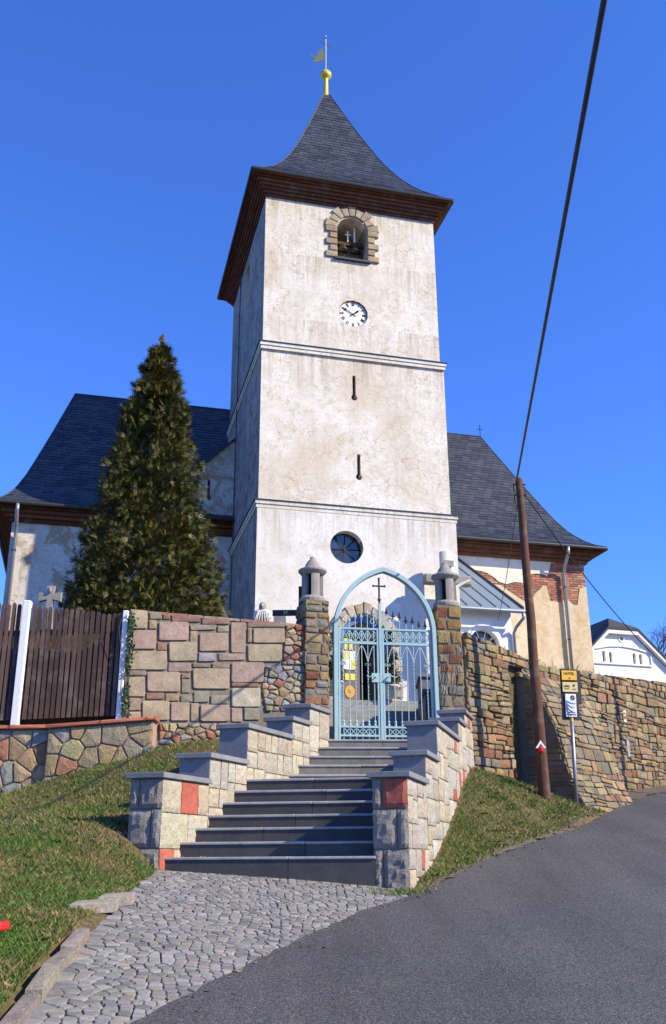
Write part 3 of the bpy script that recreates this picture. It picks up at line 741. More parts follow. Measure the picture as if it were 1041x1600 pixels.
BLK = [(20,55,115,158,CRM),(125,62,200,102,GRY),(203,72,247,105,RD),(252,78,422,116,RD),(428,98,590,130,RD),(120,108,167,160,OC),(178,118,352,226,PK),(360,132,512,164,GRY),(518,142,586,178,GRY),(597,120,686,298,PC),(694,122,915,145,DK),(25,165,165,278,PK),(360,170,405,238,OC),(414,182,582,288,PC),(694,152,720,236,OC),(726,156,912,240,PC),(168,236,226,283,RD),(236,236,402,346,CRM),(2,285,226,396,CRM),(406,296,512,346,BL),(525,300,682,340,MV),(694,250,895,350,CRM),(232,352,368,408,MV),(375,358,478,382,DK),(486,360,590,386,DK),(376,390,592,508,CRM),(600,354,792,468,PK),(0,400,106,430,MV),(0,438,100,552,CRM),(110,406,304,522,PC),(310,420,364,446,RD),(312,452,364,530,GRY),(105,530,212,566,RD),(216,532,300,578,OC),(305,545,378,585,GRY),(380,520,470,585,GRY),(478,545,584,594,GRY),(600,472,760,494,RD),(600,500,768,612,(.42,.38,.28)),(80,578,242,690,CRM),(248,585,358,695,PC),(362,590,412,696,CRM),(420,598,592,695,PC),(600,618,665,700,PC),(0,560,76,632,(.2,.15,.1)),(672,618,765,690,GRY),(0,640,76,760,CRM)]
for x0, y0, x1, y1, c in BLK:
    x0, x1 = x0+1.5, x1-1.5; c = tuple(.68*v+.32*m_ for v, m_ in zip(c, (.34, .27, .19)))
    poly = [px_to_wall(x0, y1), px_to_wall(x1, y1), px_to_wall(x1, y0), px_to_wall(x0, y0)]
    poly = [(a+random.uniform(-.006, .006), min(b, 3.74)+random.uniform(-.006, .006)) for a, b in poly]
    mb = MB(); big = (x1-x0)*(y1-y0) > 8000
    if stone(mb, chaikin(poly, .06), frw, .014 if big else random.uniform(0, .014), .04, .012, .002 if big else .008, jit(c, .08), .002): mb.build('stone_block', MAT['ashlar'], th)
pal = [(.30, .25, .17), (.36, .29, .18), (.27, .24, .2), (.23, .24, .25), (.33, .23, .13), (.30, .13, .08)]
for reg in ([(1030, 130), (1030, 368), (895, 368), (918, 135)], [(1030, 372), (1030, 640), (800, 640), (775, 500), (800, 372)], [(180, 705), (590, 705), (590, 830), (180, 830)]):
    rubble(th, [px_to_wall(*q) for q in reg], frw, .15, 1.3, .009, (-.005, .03), pal)
# coping stones
x = -2.92
while x < -.15:
    w = random.uniform(.22, .5); mb = MB(); 
    stone(mb, [(x+.006, -.42), (x+w-.006, -.42), (x+w-.006, .0), (x+.006, .0)], lambda a, b, n: frw(a, 3.72+n, b), .035, .01, .012, .006, jit(random.choice([(.3, .23, .16), (.27, .13, .09), (.26, .24, .2)]), .15), .006); mb.build('coping_stone', MAT['stone'], th); x += w
# ivy on the wall's left end
iv = thing('ivy', 'thin ivy climbing the left end of the sandstone wall', 'ivy', frw(-2.93, 2.1, .02))
mb = MB(); stem = MB()
for k in range(4):
    p = frw(-2.93+random.uniform(-.02, .06), 2.15, .03); path = [p]
    for j in range(9): p = p+Z3*.16+wl_e*random.uniform(-.035, .035); path.append(p)
    stem.tube(path, [.006]*5+[.004]*5, 5)
stem.build('stem', MAT['twig'], iv)
for k in range(420):
    b = random.choice([random.uniform(2.1, 2.6), random.uniform(2.7, 3.7), random.uniform(2.9, 3.6)]); p = frw(-2.95+abs(random.gauss(0, .05)), b, .03+random.uniform(0, .07)); s = random.uniform(.018, .035)
    a = np.array([random.gauss(0, 1), random.gauss(0, .4), random.gauss(0, 1)]); a /= np.linalg.norm(a); c_ = np.cross(a, [random.gauss(0, .4), -1, random.gauss(0, .4)]); c_ /= np.linalg.norm(c_)
    mb.add([p-a*s, p+c_*s*.7, p+a*s, p-c_*s*.7], [(0, 1, 2, 3)])
mb.build('leaves', MAT['ivy'], iv, kind='stuff')

# ---------------------------------------------------------------- right churchyard wall with buttress
WR_P = (2.25, 16.2); WR_AZ = 42
we = azdir(WR_AZ); wnr = np.array([we[1], -we[0], 0.]); WRP3 = np.array([WR_P[0], WR_P[1], 0.])
frr = lambda a, b, n: WRP3+we*a+Z3*b+wnr*n
th = thing('churchyard_wall', 'long ochre rubble retaining wall with buttress along the road right of the gate', 'wall', frr(3, .9, 0))
RTOP = [(0., 3.74), (1.3, 3.64), (2.4, 3.5), (4., 3.6), (8., 3.9), (14., 4.3)]
def rtop(a):
    return float(np.interp(a, [p[0] for p in RTOP], [p[1] for p in RTOP]))
ring = [frr(0, .6, -.03)]+[frr(14, .6, -.03)]+[frr(a, z-.03, -.03) for a, z in RTOP[::-1]]
mb = MB(); mb.prism(ring, -wnr*.6); core_r = mb.build('wall_core', MAT['mortar'], th)
mb = MB(); mb.box(frr(1.30, .3, -.50), we*.50, wnr*1.0, Z3*(3.36-.3)); CUT_R = mb
BA0, BA1 = 1.75, 3.65
BPAL = [(.25, .175, .085), (.28, .205, .11), (.22, .165, .10), (.29, .23, .14), (.25, .18, .10), (.24, .135, .075), (.22, .11, .065), (.19, .165, .12), (.23, .195, .14), (.29, .20, .095), (.17, .14, .09), (.26, .195, .10), (.23, .17, .085), (.20, .15, .08), (.28, .215, .12)]
region = [(0, .6), (14, .6), (14, 4.3), (8, 3.9), (4, 3.6), (2.4, 3.5), (1.3, 3.64), (0, 3.74)]
def conv_rank(p):
    a = sum(q[0] for q in p)/len(p); b = sum(q[1] for q in p)/len(p)
    w = frr(a, b, 0); vis = 0 if b > 1.05 else 100
    return vis+a
items = []
for c in coursed(0, 14, .7, 4.35, .08, .19, .10, .34, .03):
    for (a0, z0), (a1, z1) in zip(RTOP, RTOP[1:]):
        cx = sum(q[0] for q in c)/len(c)
        if a0 <= cx <= a1:
            nn = np.array([-(z1-z0), a1-a0]); nn = nn/np.hypot(*nn); c = clip_poly(c, (a0, z0-.01), nn); break
    if len(c) < 3: continue
    cy = sum(q[1] for q in c)/len(c)
    if BA0+.02 < cx < BA1-.02 and cy < 3.15: continue
    if 1.16 < cx < 1.76 and cy < 3.36: c = clip_poly(c, (1.29, 0), (1, 0))
    if len(c) < 3: continue
    p = inset_poly(c, random.uniform(.004, .009))
    if p and len(p) > 2: items.append(chaikin(clean(p), .10))
items.sort(key=conv_rank); rest = MB(); k = 0
for p in items:
    big = MB() if k < 300 else rest
    ok = stone(big, p, frr, random.uniform(-.008, .04), .06, .012, .007, jit(random.choice(BPAL), .2), .005)
    if ok and k < 300: big.build('stone', MAT['stone'], th)
    k += bool(ok)
rest.build('rubble_stones', MAT['stone'], th, kind='stuff')
off_ = base_of(core_r); CUT_R.v = [tuple(np.array(q)-off_) for q in CUT_R.v]; core_r.parent = None; cut(core_r, CUT_R); core_r.parent = th
for (A_, B_, O_, d_, n_) in ((0, .44, frr(1.305, 0, -.50), None, None),):
    pass
for c in coursed(1.31, 1.79, .8, 3.34, .1, .2, .12, .3, .02):                # back of the recess beside the buttress
    p = inset_poly(c, .007)
    if p and len(p) > 2:
        mb = MB()
        if stone(mb, chaikin(clean(p), .1), lambda a, b, n: frr(a, b, n-.50), random.uniform(.0, .03), .0, .009, .004, jit(random.choice(BPAL), .2), .004): mb.build('stone', MAT['stone'], th)
# end face of the wall towards the gate
y = .9
fre = lambda a, b, n: frr(0, b, -a)-we*n
for c in cells(scatter([(0, 1.1), (.42, 1.1), (.42, 3.72), (0, 3.72)], .2, 1.3), [(0, 1.1), (.42, 1.1), (.42, 3.72), (0, 3.72)], 1.3):
    p = inset_poly(c, .009)
    if p and len(p) > 2:
        mb = MB()
        if stone(mb, chaikin(clean(p), .2), fre, random.uniform(0, .03), .05, .013, .008, jit(random.choice(BPAL), .2), .004): mb.build('stone', MAT['stone'], th)
# flared buttress
def bprof(z):                              # distance out of the wall at height z
    return float(np.interp(z, [.5, .85, 1.35, 2.0, 2.28, 2.6, 2.9, 3.15, 3.32], [1.18, 1.05, .82, .67, .59, .46, .31, .16, .0]))
zs = np.linspace(.55, 3.3, 14)
mb = MB(); ring = [frr(BA0, z, bprof(z)-.03) for z in zs]+[frr(BA0, 3.3, -.48), frr(BA0, .55, -.48)]
mb.prism(ring, we*(BA1-BA0)); mb.build('buttress_core', MAT['mortar'], th)
frb = lambda a, b, n: frr(a, b, bprof(b)+n)
for c in coursed(BA0, BA1, .6, 3.25, .09, .2, .12, .36, .03):
    p = inset_poly(c, .007)
    if p and len(p) > 2:
        mb = MB()
        if stone(mb, chaikin(clean(p), .1), frb, random.uniform(-.01, .018), .04, .009, .004, jit(random.choice(BPAL+[(.16, .135, .09)]*4), .2), .004): mb.build('stone', MAT['stone'], th)
frs = lambda a, b, n: frr(BA0-n, b, a)
for c in coursed(0, 1.05, .7, 3.2, .1, .2, .14, .36, .03):
    c = [(min(a, bprof(b)-.012), b) for a, b in c]; p = inset_poly(clean(c), .009)
    if p and len(p) > 2:
        mb = MB()
        if stone(mb, chaikin(clean(p), .1), frs, random.uniform(0, .025), .04, .013, .006, jit(random.choice(BPAL), .2), .004): mb.build('stone', MAT['stone'], th)
for (a, b, w, h, c, lab) in ((5.6, 2.75, .13, .3, (.62, .58, .52), 'pale stone'), (5.62, 2.05, .12, .36, (.30, .30, .32), 'grey stone'), (8.4, 3.0, .14, .32, (.55, .52, .46), 'pale stone')):
    mb = MB(); stone(mb, chaikin([(a, b), (a+w, b), (a+w, b+h), (a, b+h)], .05), frr, .032, .02, .008, .002, c, .001); mb.build('pale_stone', MAT['ashlar'], th)

# ---------------------------------------------------------------- low wall with the picket fence
th = thing('low_wall', 'low polygonal stone wall with red tile coping under the picket fence', 'wall', (-3.6, 14.3, 1.0))
def low_section(x0, x1, y, zc0, zc1, zb):
    fr = lambda a, b, n: np.array([a, y-n, b])
    mb = MB(); mb.prism([fr(x0, zb, -.02), fr(x1, zb, -.02), fr(x1, zc1-.08, -.02), fr(x0, zc0-.08, -.02)], (0, .34, 0)); mb.build('wall_core', MAT['joint'], th)
    pal = [(.36, .26, .13), (.40, .31, .17), (.34, .28, .18), (.37, .25, .12), (.30, .27, .22), (.34, .17, .09), (.41, .33, .20)]
    reg = [(x0, zb), (x1, zb), (x1, zc1-.09), (x0, zc0-.09)]
    rubble(th, reg, fr, .27, 1.0, .011, (.0, .02), pal, cham=.009)
    x = x0-.03
    while x < x1:
        w = min(random.uniform(.5, .8), x1+.05-x); mb = MB(); za = zc0+(zc1-zc0)*(x-x0)/(x1-x0); zb_ = zc0+(zc1-zc0)*(x+w-x0)/(x1-x0)
        mb.prism([(x+.004, y-.06, za-.085), (x+w-.004, y-.06, zb_-.085), (x+w-.004, y-.06, zb_-.025), (x+w-.004, y+.14, zb_+.005), (x+.004, y+.14, za+.005), (x+.004, y-.06, za-.025)][:4]+[(x+.004, y-.06, za-.025)], (0, .36, 0), jit((.31, .105, .06), .15))
        soften(mb.build('coping_tile', MAT['brick'], th), .012); x += w
MAT['joint'] = simple('pinkish_mortar', (.36, .24, .17), .95, var=.35, sc=10, bump=.8, bsc=45, bd=.012)
low_section(-6.6, -4.22, 14.55, 1.98, 2.0, .3)
low_section(-4.22, -2.68, 14.46, 1.99, 2.1, .4)
fence = thing('picket_fence', 'dark brown wooden picket fence with white posts on the low wall', 'fence', (-4, 14.75, 2.0))
def pick_z(x): return float(np.interp(x, [-5.6, -4.9, -2.9], [3.9, 3.86, 3.64])), float(np.interp(x, [-5.6, -2.9], [2.0, 2.1]))
x = -5.6; k = 0
posts = [(-4.84, .115), (-3.27, .085)]
src = None
while x < -3.28:
    if all(abs(x+.03-(p+.05)) > .085 for p, w in posts):
        zt, zb = pick_z(x); zt += random.uniform(-.02, .02); mb = MB(); w = .058; lean = random.gauss(0, .006); d = random.uniform(-.006, .006)
        prof = [(0, zb+.04), (w, zb+.04), (w+lean, zt-.03), (w*.8+lean, zt-.008), (w*.5+lean, zt), (w*.2+lean, zt-.008), (lean, zt-.03)]
        mb.prism([(x+a, 14.66+d, b) for a, b in prof], (0, .03, 0)); mb.build('picket', MAT['picket'], fence)
    x += .083
for p, w in posts:
    zt, zb = pick_z(p); mb = MB(); mb.box((p, 14.60, zb-.05), (w, 0, 0), (0, .12, 0), (0, 0, zt-zb+.1)); soften(mb.build('post', MAT['white'], fence), .01)
for h in (.35, 1.35):
    mb = MB(); z0 = pick_z(-5.6)[1]+h; mb.box((-5.6, 14.70, z0), (2.36, 0, .05), (0, .04, 0), (0, 0, .08)); mb.build('rail', MAT['picket'], fence)

# ---------------------------------------------------------------- churchyard ground and the path up to the door
m, nt, b = nmat('churchyard_earth'); MAT['yard'] = MAT['turf']
mb = MB(); bm_poly = [(-2.8, 15.0), (-.5, 16.0), (-.34, 16.5), (-.34, 23.6), (2.1, 24.2), (2.1, 16.9), (2.55, 16.75), (9.5, 24.5), (16, 31.8), (60, 80), (60, 140), (-90, 140), (-90, 15.0)]
mb.prism([(x, y, 1.0) for x, y in bm_poly], (0, 0, 2.45)); setp(mb.build('churchyard', MAT['yard']), kind='structure')
path = thing('door_steps', 'pale grey steps behind the gate rising to the church door', 'steps', (.8, 16.6, 1.8))
zz, yy = 1.845, 16.45
mb = MB(); mb.box((-.4, 15.75, 1.5), (2.55, .35, 0), (0, .95, 0), (0, 0, .33)); mb.build('landing', MAT['granite_smooth'], path)
steps = [(16.75, .16), (17.1, .16), (17.45, .16), (19.6, .165), (19.95, .165), (20.3, .165), (20.65, .165), (21.0, .165), (21.35, .165), (21.7, .165)]
for i, (y0, h) in enumerate(steps):
    y1 = steps[i+1][0]+.05 if i < len(steps)-1 else 24.2
    mb = MB(); mb.box((-.34, y0, zz-.3), (2.42, .42, 0), (0, y1-y0, 0), (0, 0, .3+h), jit((.30, .295, .28), .08)); soften(mb.build('step', MAT['granite_smooth'], path), .006); zz += h
TOPZ = zz
# stepped parapet inside the gate on the right
pw = thing('parapet_wall', 'stepped dark granite parapet beside the path behind the gate', 'parapet', (1.95, 19, 2.0))
for i, (y0, y1, zt) in enumerate(((18.3, 19.7, 3.05), (19.7, 21.2, 3.6))):
    mb = MB(); mb.box((1.72+.06*i, y0, 1.9), (.36, .05, 0), (.05, y1-y0, 0), (0, 0, zt-1.9), (.16, .16, .17)); mb.build('parapet_block', MAT['granite_smooth'], pw)
    mb = MB(); mb.box((1.67+.06*i, y0-.05, zt), (.46, .05, 0), (.05, y1-y0+.04, 0), (0, 0, .06), (.22, .22, .22)); mb.build('cap_slab', MAT['granite_smooth'], pw)

# ---------------------------------------------------------------- the church
TAZ = 75.5; T0 = np.array([-1.88, 23., 0.]); eu = azdir(TAZ); ev = np.array([-eu[1], eu[0], 0.])
def W(u, v, z): return T0+eu*u+ev*v+Z3*z
church = thing('church', 'white plastered village church with square bell tower and dark slate roofs', 'church', W(2.6, 3, 3.4))
TW_, TD = 5.1, 6.0
def ublock(mb, u0, u1, v0, v1, z0, z1, col=(.5, .5, .5)): mb.box(W(u0, v0, z0), eu*(u1-u0), ev*(v1-v0), Z3*(z1-z0), col)
def arch_ring(uc, hw, z0, zs, n=10, v=0.):
    r = [W(uc-hw, v, z0), W(uc+hw, v, z0)]
    for k in range(n+1):
        a = math.pi*k/n; r.append(W(uc+hw*math.cos(a), v, zs+hw*math.sin(a)))
    return r
# tower walls in three stages
def stage(u0, u1, v0, v1, z0, z1, mat, cuts):
    mb = MB(); ublock(mb, u0, u1, v0, v1, z0, z1); o = mb.build('tower_wall', mat, church)
    return o
def cut_local(o, mb):                      # cutter is given in world coordinates
    off = base_of(o); mb.v = [tuple(np.array(q)-off) for q in mb.v]
    par = o.parent; o.parent = None; cut(o, mb); o.parent = par
s1 = stage(-.06, TW_+.2, -.08, TD, 2.0, 8.6, MAT['low_plaster'], None)
s2 = stage(-.03, TW_+.09, -.03, TD, 8.6, 13.2, MAT['tower_plaster'], None)
s3 = stage(0, TW_, 0, TD, 13.2, 18.62, MAT['tower_plaster'], None)
mb = MB(); mb.prism(arch_ring(2.56, .45, 16.38, 17.36, 12, -.2), ev*3.2); cut_local(s3, mb)
mb = MB(); n = 14; mb.prism([W(2.57+.43*math.cos(2*math.pi*(k+.5)/n)/math.cos(math.pi/n)*.97, -.2, 14.6+.43*math.sin(2*math.pi*(k+.5)/n)/math.cos(math.pi/n)*.97) for k in range(n)], ev*.36); cut_local(s3, mb)
# belfry opening in the tower's left side
mb = MB(); ring = [W(-.3, 2.6, 16.3), W(-.3, 3.5, 16.3)]+[W(-.3, 3.05+.45*math.cos(math.pi*k/8), 17.3+.45*math.sin(math.pi*k/8)) for k in range(9)]; mb.prism(ring, eu*.8); cut_local(s3, mb)
def slit(u, zt, zb):
    mb = MB(); ring = [W(u-.045, -.2, zt), W(u-.045, -.2, zb+.18)]
    for k in range(9):
        a = math.pi*.78+2*math.pi*.72*k/8+0.0; ring.append(W(u+.085*math.cos(a), -.2, zb+.085+.085*math.sin(a)))
    ring += [W(u+.045, -.2, zb+.18), W(u+.045, -.2, zt)]; mb.prism(ring, ev*.6); return mb
cut_local(s2, slit(2.55, 12.61, 11.85)); cut_local(s2, slit(2.65, 10.27, 9.53))
mb = MB(); mb.prism([W(2.28+.44*math.cos(2*math.pi*k/28), -.4, 7.63+.44*math.sin(2*math.pi*k/28)) for k in range(28)], ev*.66); cut_local(s1, mb)
def gothic(uc, hw, z0, zs, rise, v, n=8):
    c = (hw*hw+rise*rise)/(2*hw); r = [W(uc-hw, v, z0), W(uc+hw, v, z0)]
    for k in range(n+1):
        a = math.asin(min(1, rise/c))*k/n; r.append(W(uc+hw-c+c*math.cos(a), v, zs+c*math.sin(a)))
    for k in range(n-1, -1, -1):
        a = math.asin(min(1, rise/c))*k/n; r.append(W(uc-hw+c-c*math.cos(a), v, zs+c*math.sin(a)))
    return r
DU = 2.68
mb = MB(); mb.prism(gothic(DU, .66, 3.3, 5.1, .78, -.4), ev*2.4); cut_local(s1, mb)
def shade_grime_left(o):  # left faces get the plaster with shade painted into its colour
    o.data.materials.append(MAT['grimy_shaded_plaster'])
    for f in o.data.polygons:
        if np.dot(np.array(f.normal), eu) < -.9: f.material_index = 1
for o in (s1, s2, s3): shade_grime_left(o)
# string courses
for (z0, z1, u0, u1, o) in ((13.10, 13.30, -.03, TW_+.09, .055), (8.52, 8.72, -.06, TW_+.2, .055)):
    for (a, b, k) in ((z0, z0+.10, o*.55), (z0+.10, z1, o)):
        mb = MB(); ublock(mb, u0-k, u1+k, -.06-k, TD, a, b); mb.build('string_course', MAT['tower_plaster'], church)
    mb = MB(); ublock(mb, u0-o-.03, u1+o+.03, -.09-o, TD, z1, z1+.018); mb.build('string_course_flashing', MAT['lead'], church)
# window in the round opening: spokes and panes
win = MB(); win.prism([W(2.28+.44*math.cos(2*math.pi*k/28), .16, 7.63+.44*math.sin(2*math.pi*k/28)) for k in range(28)], ev*.04); wo = win.build('round_window', MAT['iron_black'], church)
for k in range(8):
    a0, a1 = 2*math.pi*(k+.06)/8, 2*math.pi*(k+.94)/8; mb = MB(); tilt = random.uniform(-.012, .012)
    ring = [W(2.28+.05*math.cos((a0+a1)/2), .15, 7.63+.05*math.sin((a0+a1)/2))]+[W(2.28+.40*math.cos(a0+(a1-a0)*j/4), .15+tilt*(j-2), 7.63+.40*math.sin(a0+(a1-a0)*j/4)) for j in range(5)]
    mb.prism(ring, ev*.008); mb.build('pane', MAT['glass'], wo)
for k in range(4):
    a = 2*math.pi*k/8; d = eu*math.cos(a)+Z3*math.sin(a); mb = MB(); mb.tube([W(2.28, .135, 7.63)-d*.43, W(2.28, .135, 7.63)+d*.43], .012, 6); mb.build('glazing_bar', MAT['iron_black'], wo)
# quoins round the belfry window
QC = [(.36, .28, .19), (.40, .32, .22), (.32, .25, .17), (.38, .27, .17)]
frt = lambda a, b, n: W(a, -n, b)
for side in (-1, 1):
    for r in range(5):
        z0 = 16.36+r*.215; w = .34 if r % 2 == 0 else .22; x0 = 2.56+side*.455; x1 = x0+side*w
        mb = MB(); stone(mb, [(min(x0, x1), z0+.01), (max(x0, x1), z0+.01), (max(x0, x1), z0+.195), (min(x0, x1), z0+.195)], frt, .06, .03, .018, .005, jit(random.choice(QC), .12), .004); mb.build('quoin_stone', MAT['ashlar'], church)
for k in range(9):
    a0 = math.pi*(k+.06)/9; a1 = math.pi*(k+.94)/9; r1 = .82 if k % 2 == 0 else .72; r1 = .80 if k == 4 else r1
    mb = MB(); poly = [(2.56+r*math.cos(a), 17.40+r*math.sin(a)) for r, a in ((.455, a0), (r1, a0), (r1, a1), (.455, a1))]
    stone(mb, poly, frt, .06, .03, .018, .005, jit(random.choice(QC), .12), .004); mb.build('quoin_stone', MAT['ashlar'], church)
mb = MB(); ublock(mb, 2.02, 3.1, -.09, .3, 16.31, 16.375); mb.build('window_sill', MAT['lead'], church)
mb = MB(); ublock(mb, 2.13, 2.99, .40, .44, 16.38, 17.0)
lou = mb.build('shutter', MAT['board_grey'], church)
for k in range(7):
    mb = MB(); ublock(mb, 2.14+k*.122, 2.14+k*.122+.105, .37, .40, 16.38, 16.98+random.uniform(-.02, .02)); mb.build('shutter_board', MAT['picket'], lou)
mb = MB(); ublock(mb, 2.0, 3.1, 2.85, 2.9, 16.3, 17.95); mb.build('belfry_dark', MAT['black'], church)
mb = MB(); ublock(mb, 2.11, 3.01, .30, .40, 17.08, 17.18); mb.build('bell_beam', MAT['pole_wood'], church)
# clock
cl_c = W(2.57, .08, 14.6)
mb = MB(); mb.prism([W(2.57+.425*math.cos(2*math.pi*k/40), .06, 14.6+.425*math.sin(2*math.pi*k/40)) for k in range(40)], ev*.05); clock = mb.build('clock_dial', MAT['white'], church)
mb = MB()
for k in range(40):
    a0, a1 = 2*math.pi*k/40, 2*math.pi*(k+1)/40
    mb.prism([W(2.57+r*math.cos(a), .03, 14.6+r*math.sin(a)) for r, a in ((.40, a0), (.43, a0), (.43, a1), (.40, a1))], ev*.05)
MAT['rust'] = simple('rusty_rim', (.26, .12, .05), .8, var=.4, sc=12)
mb.build('clock_rim', MAT['rust'], clock)
NUM = ['XII', 'I', 'II', 'III', 'IIII', 'V', 'VI', 'VII', 'VIII', 'IX', 'X', 'XI']
for h, s in enumerate(NUM):
    a = math.pi/2-2*math.pi*h/12; er = eu*math.cos(a)+Z3*math.sin(a); et = eu*math.sin(a)-Z3*math.cos(a)
    widths = {'I': .022, 'V': .045, 'X': .045}; tot = sum(widths[c] for c in s); x = -tot/2; mb = MB()
    for c in s:
        w = widths[c]; xc = x+w/2; o = W(2.57, .058, 14.6)
        def bar(p0, p1, t):
            d = (p1[0]-p0[0])*et+(p1[1]-p0[1])*er; nn = np.cross(d, ev); nn = nn/np.linalg.norm(nn)*t
            b0 = o+et*p0[0]+er*p0[1]; mb.prism([b0-nn, b0+d-nn, b0+d+nn, b0+nn], -ev*.006)
        if c == 'I': bar((xc, .27), (xc, .375), .006)
        elif c == 'V': bar((xc-.015, .375), (xc, .27), .006); bar((xc+.015, .375), (xc, .27), .004)
        else: bar((xc-.015, .375), (xc+.015, .27), .006); bar((xc+.015, .375), (xc-.015, .27), .004)
        x += w
    mb.build('numeral', MAT['black'], clock)
for ang, L, w, blob in ((rad(38), .24, .016, .16), (rad(149), .36, .011, .25)):
    d = eu*math.cos(ang)+Z3*math.sin(ang); nn = np.cross(d, ev); o = W(2.57, .045, 14.6); mb = MB()
    mb.prism([o-d*.11-nn*w, o+d*L*.9-nn*w, o+d*L, o+d*L*.9+nn*w, o-d*.11+nn*w], -ev*.008)
    c_ = o+d*blob; mb.prism([c_+(d*math.cos(2*math.pi*k/10)+nn*math.sin(2*math.pi*k/10))*.034 for k in range(10)], -ev*.009); mb.build('clock_hand', MAT['black'], clock)
# cornice of stacked boards
def cornice(u0, u1, v0, v1, z0, z1, out, n, name='cornice_board', sides='flr'):
    for k in range(n):
        o = out*((k+1)/n)**1.15; za = z0+(z1-z0)*k/n; zb = z0+(z1-z0)*(k+1)/n-.012
        mb = MB(); ublock(mb, u0-o, u1+o, v0-o, v1+o, za, zb); mb.build(name, MAT['cornice_wood'], church)
cornice(0, TW_, 0, TD, 18.10, 18.62, .36, 6)
# slate roofs -----------------------------------------------------------------
def roof_face(pt, rows, wid, cnt, tilt_out, clip=None):
    """pt(t, f): surface point at height parameter t and lateral parameter f (0..1 between the hips); yields slates"""
    out = []
    for j in range(rows):
        t0 = j/rows; t1 = min(1, (j+1.25)/rows); L = np.linalg.norm(pt(t0, 1.)-pt(t0, 0.)); n = max(1, int(round(L/wid)))
        for i in range(-1, n+1):
            f0 = (i+(j*.38) % 1)/n; f1 = f0+1/n
            f0c, f1c = max(0, f0), min(1, f1)
            if f1c-f0c < .15/n: continue
            g = .03/n*0+.006/max(L, .01)
            a, b, c, d = pt(t0, f0c+g), pt(t0, f1c-g), pt(t1, f1c-g), pt(t1, f0c+g)
            nrm = np.cross(b-a, d-a); nl = np.linalg.norm(nrm)
            if nl < 1e-9: continue
            nrm = nrm/nl; k = random.uniform(-.003, .006)
            th_ = .012
            lo = nrm*(tilt_out+k); hi = nrm*.004
            drop = (a-d)*.16*(0 if True else 1)
            vs = [a+lo-nrm*th_, b+lo-nrm*th_, b+lo, a+lo, c+hi, d+hi]
            fs = [(3, 2, 4, 5), (0, 1, 2, 3), (0, 3, 5), (1, 4, 2)]
            out.append((vs, fs))
    return out
def prof_curve(pr):
    zs_ = np.array([p[1] for p in pr]); rs_ = np.array([p[0] for p in pr]); d = np.r_[0, np.cumsum(np.hypot(np.diff(zs_), np.diff(rs_)*3))]; d /= d[-1]
    return lambda t: (float(np.interp(t, d, rs_)), float(np.interp(t, d, zs_)))
# tower roof: bell-cast pyramid; profile = (fraction of half width left, height)
EO = .48; E_Z = 18.66
PR = [(1., 18.66), (.90, 18.98), (.79, 19.38), (.68, 19.87), (.575, 20.48), (.47, 21.2), (.365, 22.07), (.25, 23.06), (.135, 24.1), (.035, 25.05)]
pc = prof_curve(PR)
hu, hv = TW_/2+EO, TD/2+EO; cu, cv = TW_/2, TD/2
def t_pt(face):
    def f_(t, f):
        r, z = pc(t)
        if face == 0: return W(cu+(2*f-1)*hu*r, cv-hv*r, z)
        if face == 1: return W(cu+hu*r, cv+(2*f-1)*hv*r, z)
        if face == 2: return W(cu+(1-2*f)*hu*r, cv+hv*r, z)
        return W(cu-hu*r, cv+(1-2*f)*hv*r, z)
    return f_
mb = MB(); nr = 24; vs = []; fs = []
for i in range(nr+1):
    r, z = pc(i/nr); vs += [W(cu-hu*r, cv-hv*r, z-.02), W(cu+hu*r, cv-hv*r, z-.02), W(cu+hu*r, cv+hv*r, z-.02), W(cu-hu*r, cv+hv*r, z-.02)]
for i in range(nr):
    for k in range(4): fs.append((i*4+k, i*4+(k+1) % 4, (i+1)*4+(k+1) % 4, (i+1)*4+k))
fs += [(3, 2, 1, 0)]
mb.add(vs, fs); troof = mb.build('tower_roof', MAT['lead'], church)
sl = roof_face(t_pt(0), 40, .32, 0, .016); rest = MB()
sl_items = sl
n_ind = 0
for vs_, fs_ in sl_items:
    if n_ind < 290: mb = MB(); mb.add(vs_, fs_); mb.build('slate', MAT['slate'], troof); n_ind += 1
    else: rest.add(vs_, fs_)
for fc in (1, 2, 3):
    for vs_, fs_ in roof_face(t_pt(fc), 40, .32, 0, .018): rest.add(vs_, fs_)
rest.build('slates', MAT['slate'], troof, kind='stuff')
for (su, sv) in ((-1, -1), (1, -1), (1, 1), (-1, 1)):
    mb = MB(); mb.tube([W(cu+su*hu*pc(i/20)[0], cv+sv*hv*pc(i/20)[0], pc(i/20)[1]+.012) for i in range(21)], .022, 6); mb.build('hip_ridge', MAT['slate'], troof)
mb = MB(); rr = [W(cu-hu, cv-hv, E_Z), W(cu+hu, cv-hv, E_Z), W(cu+hu, cv+hv, E_Z), W(cu-hu, cv+hv, E_Z)]
for k in range(4):
    a, b = rr[k], rr[(k+1) % 4]; mb2 = MB(); mb2.tube([a+Z3*-.02, b+Z3*-.02], .055, 8); mb2.build('gutter', MAT['lead'], troof)
mb = MB(); ublock(mb, -EO+.02, TW_+EO-.02, -EO+.02, TD+EO-.02, 18.6, 18.64); mb.build('soffit', MAT['cornice_wood'], troof)
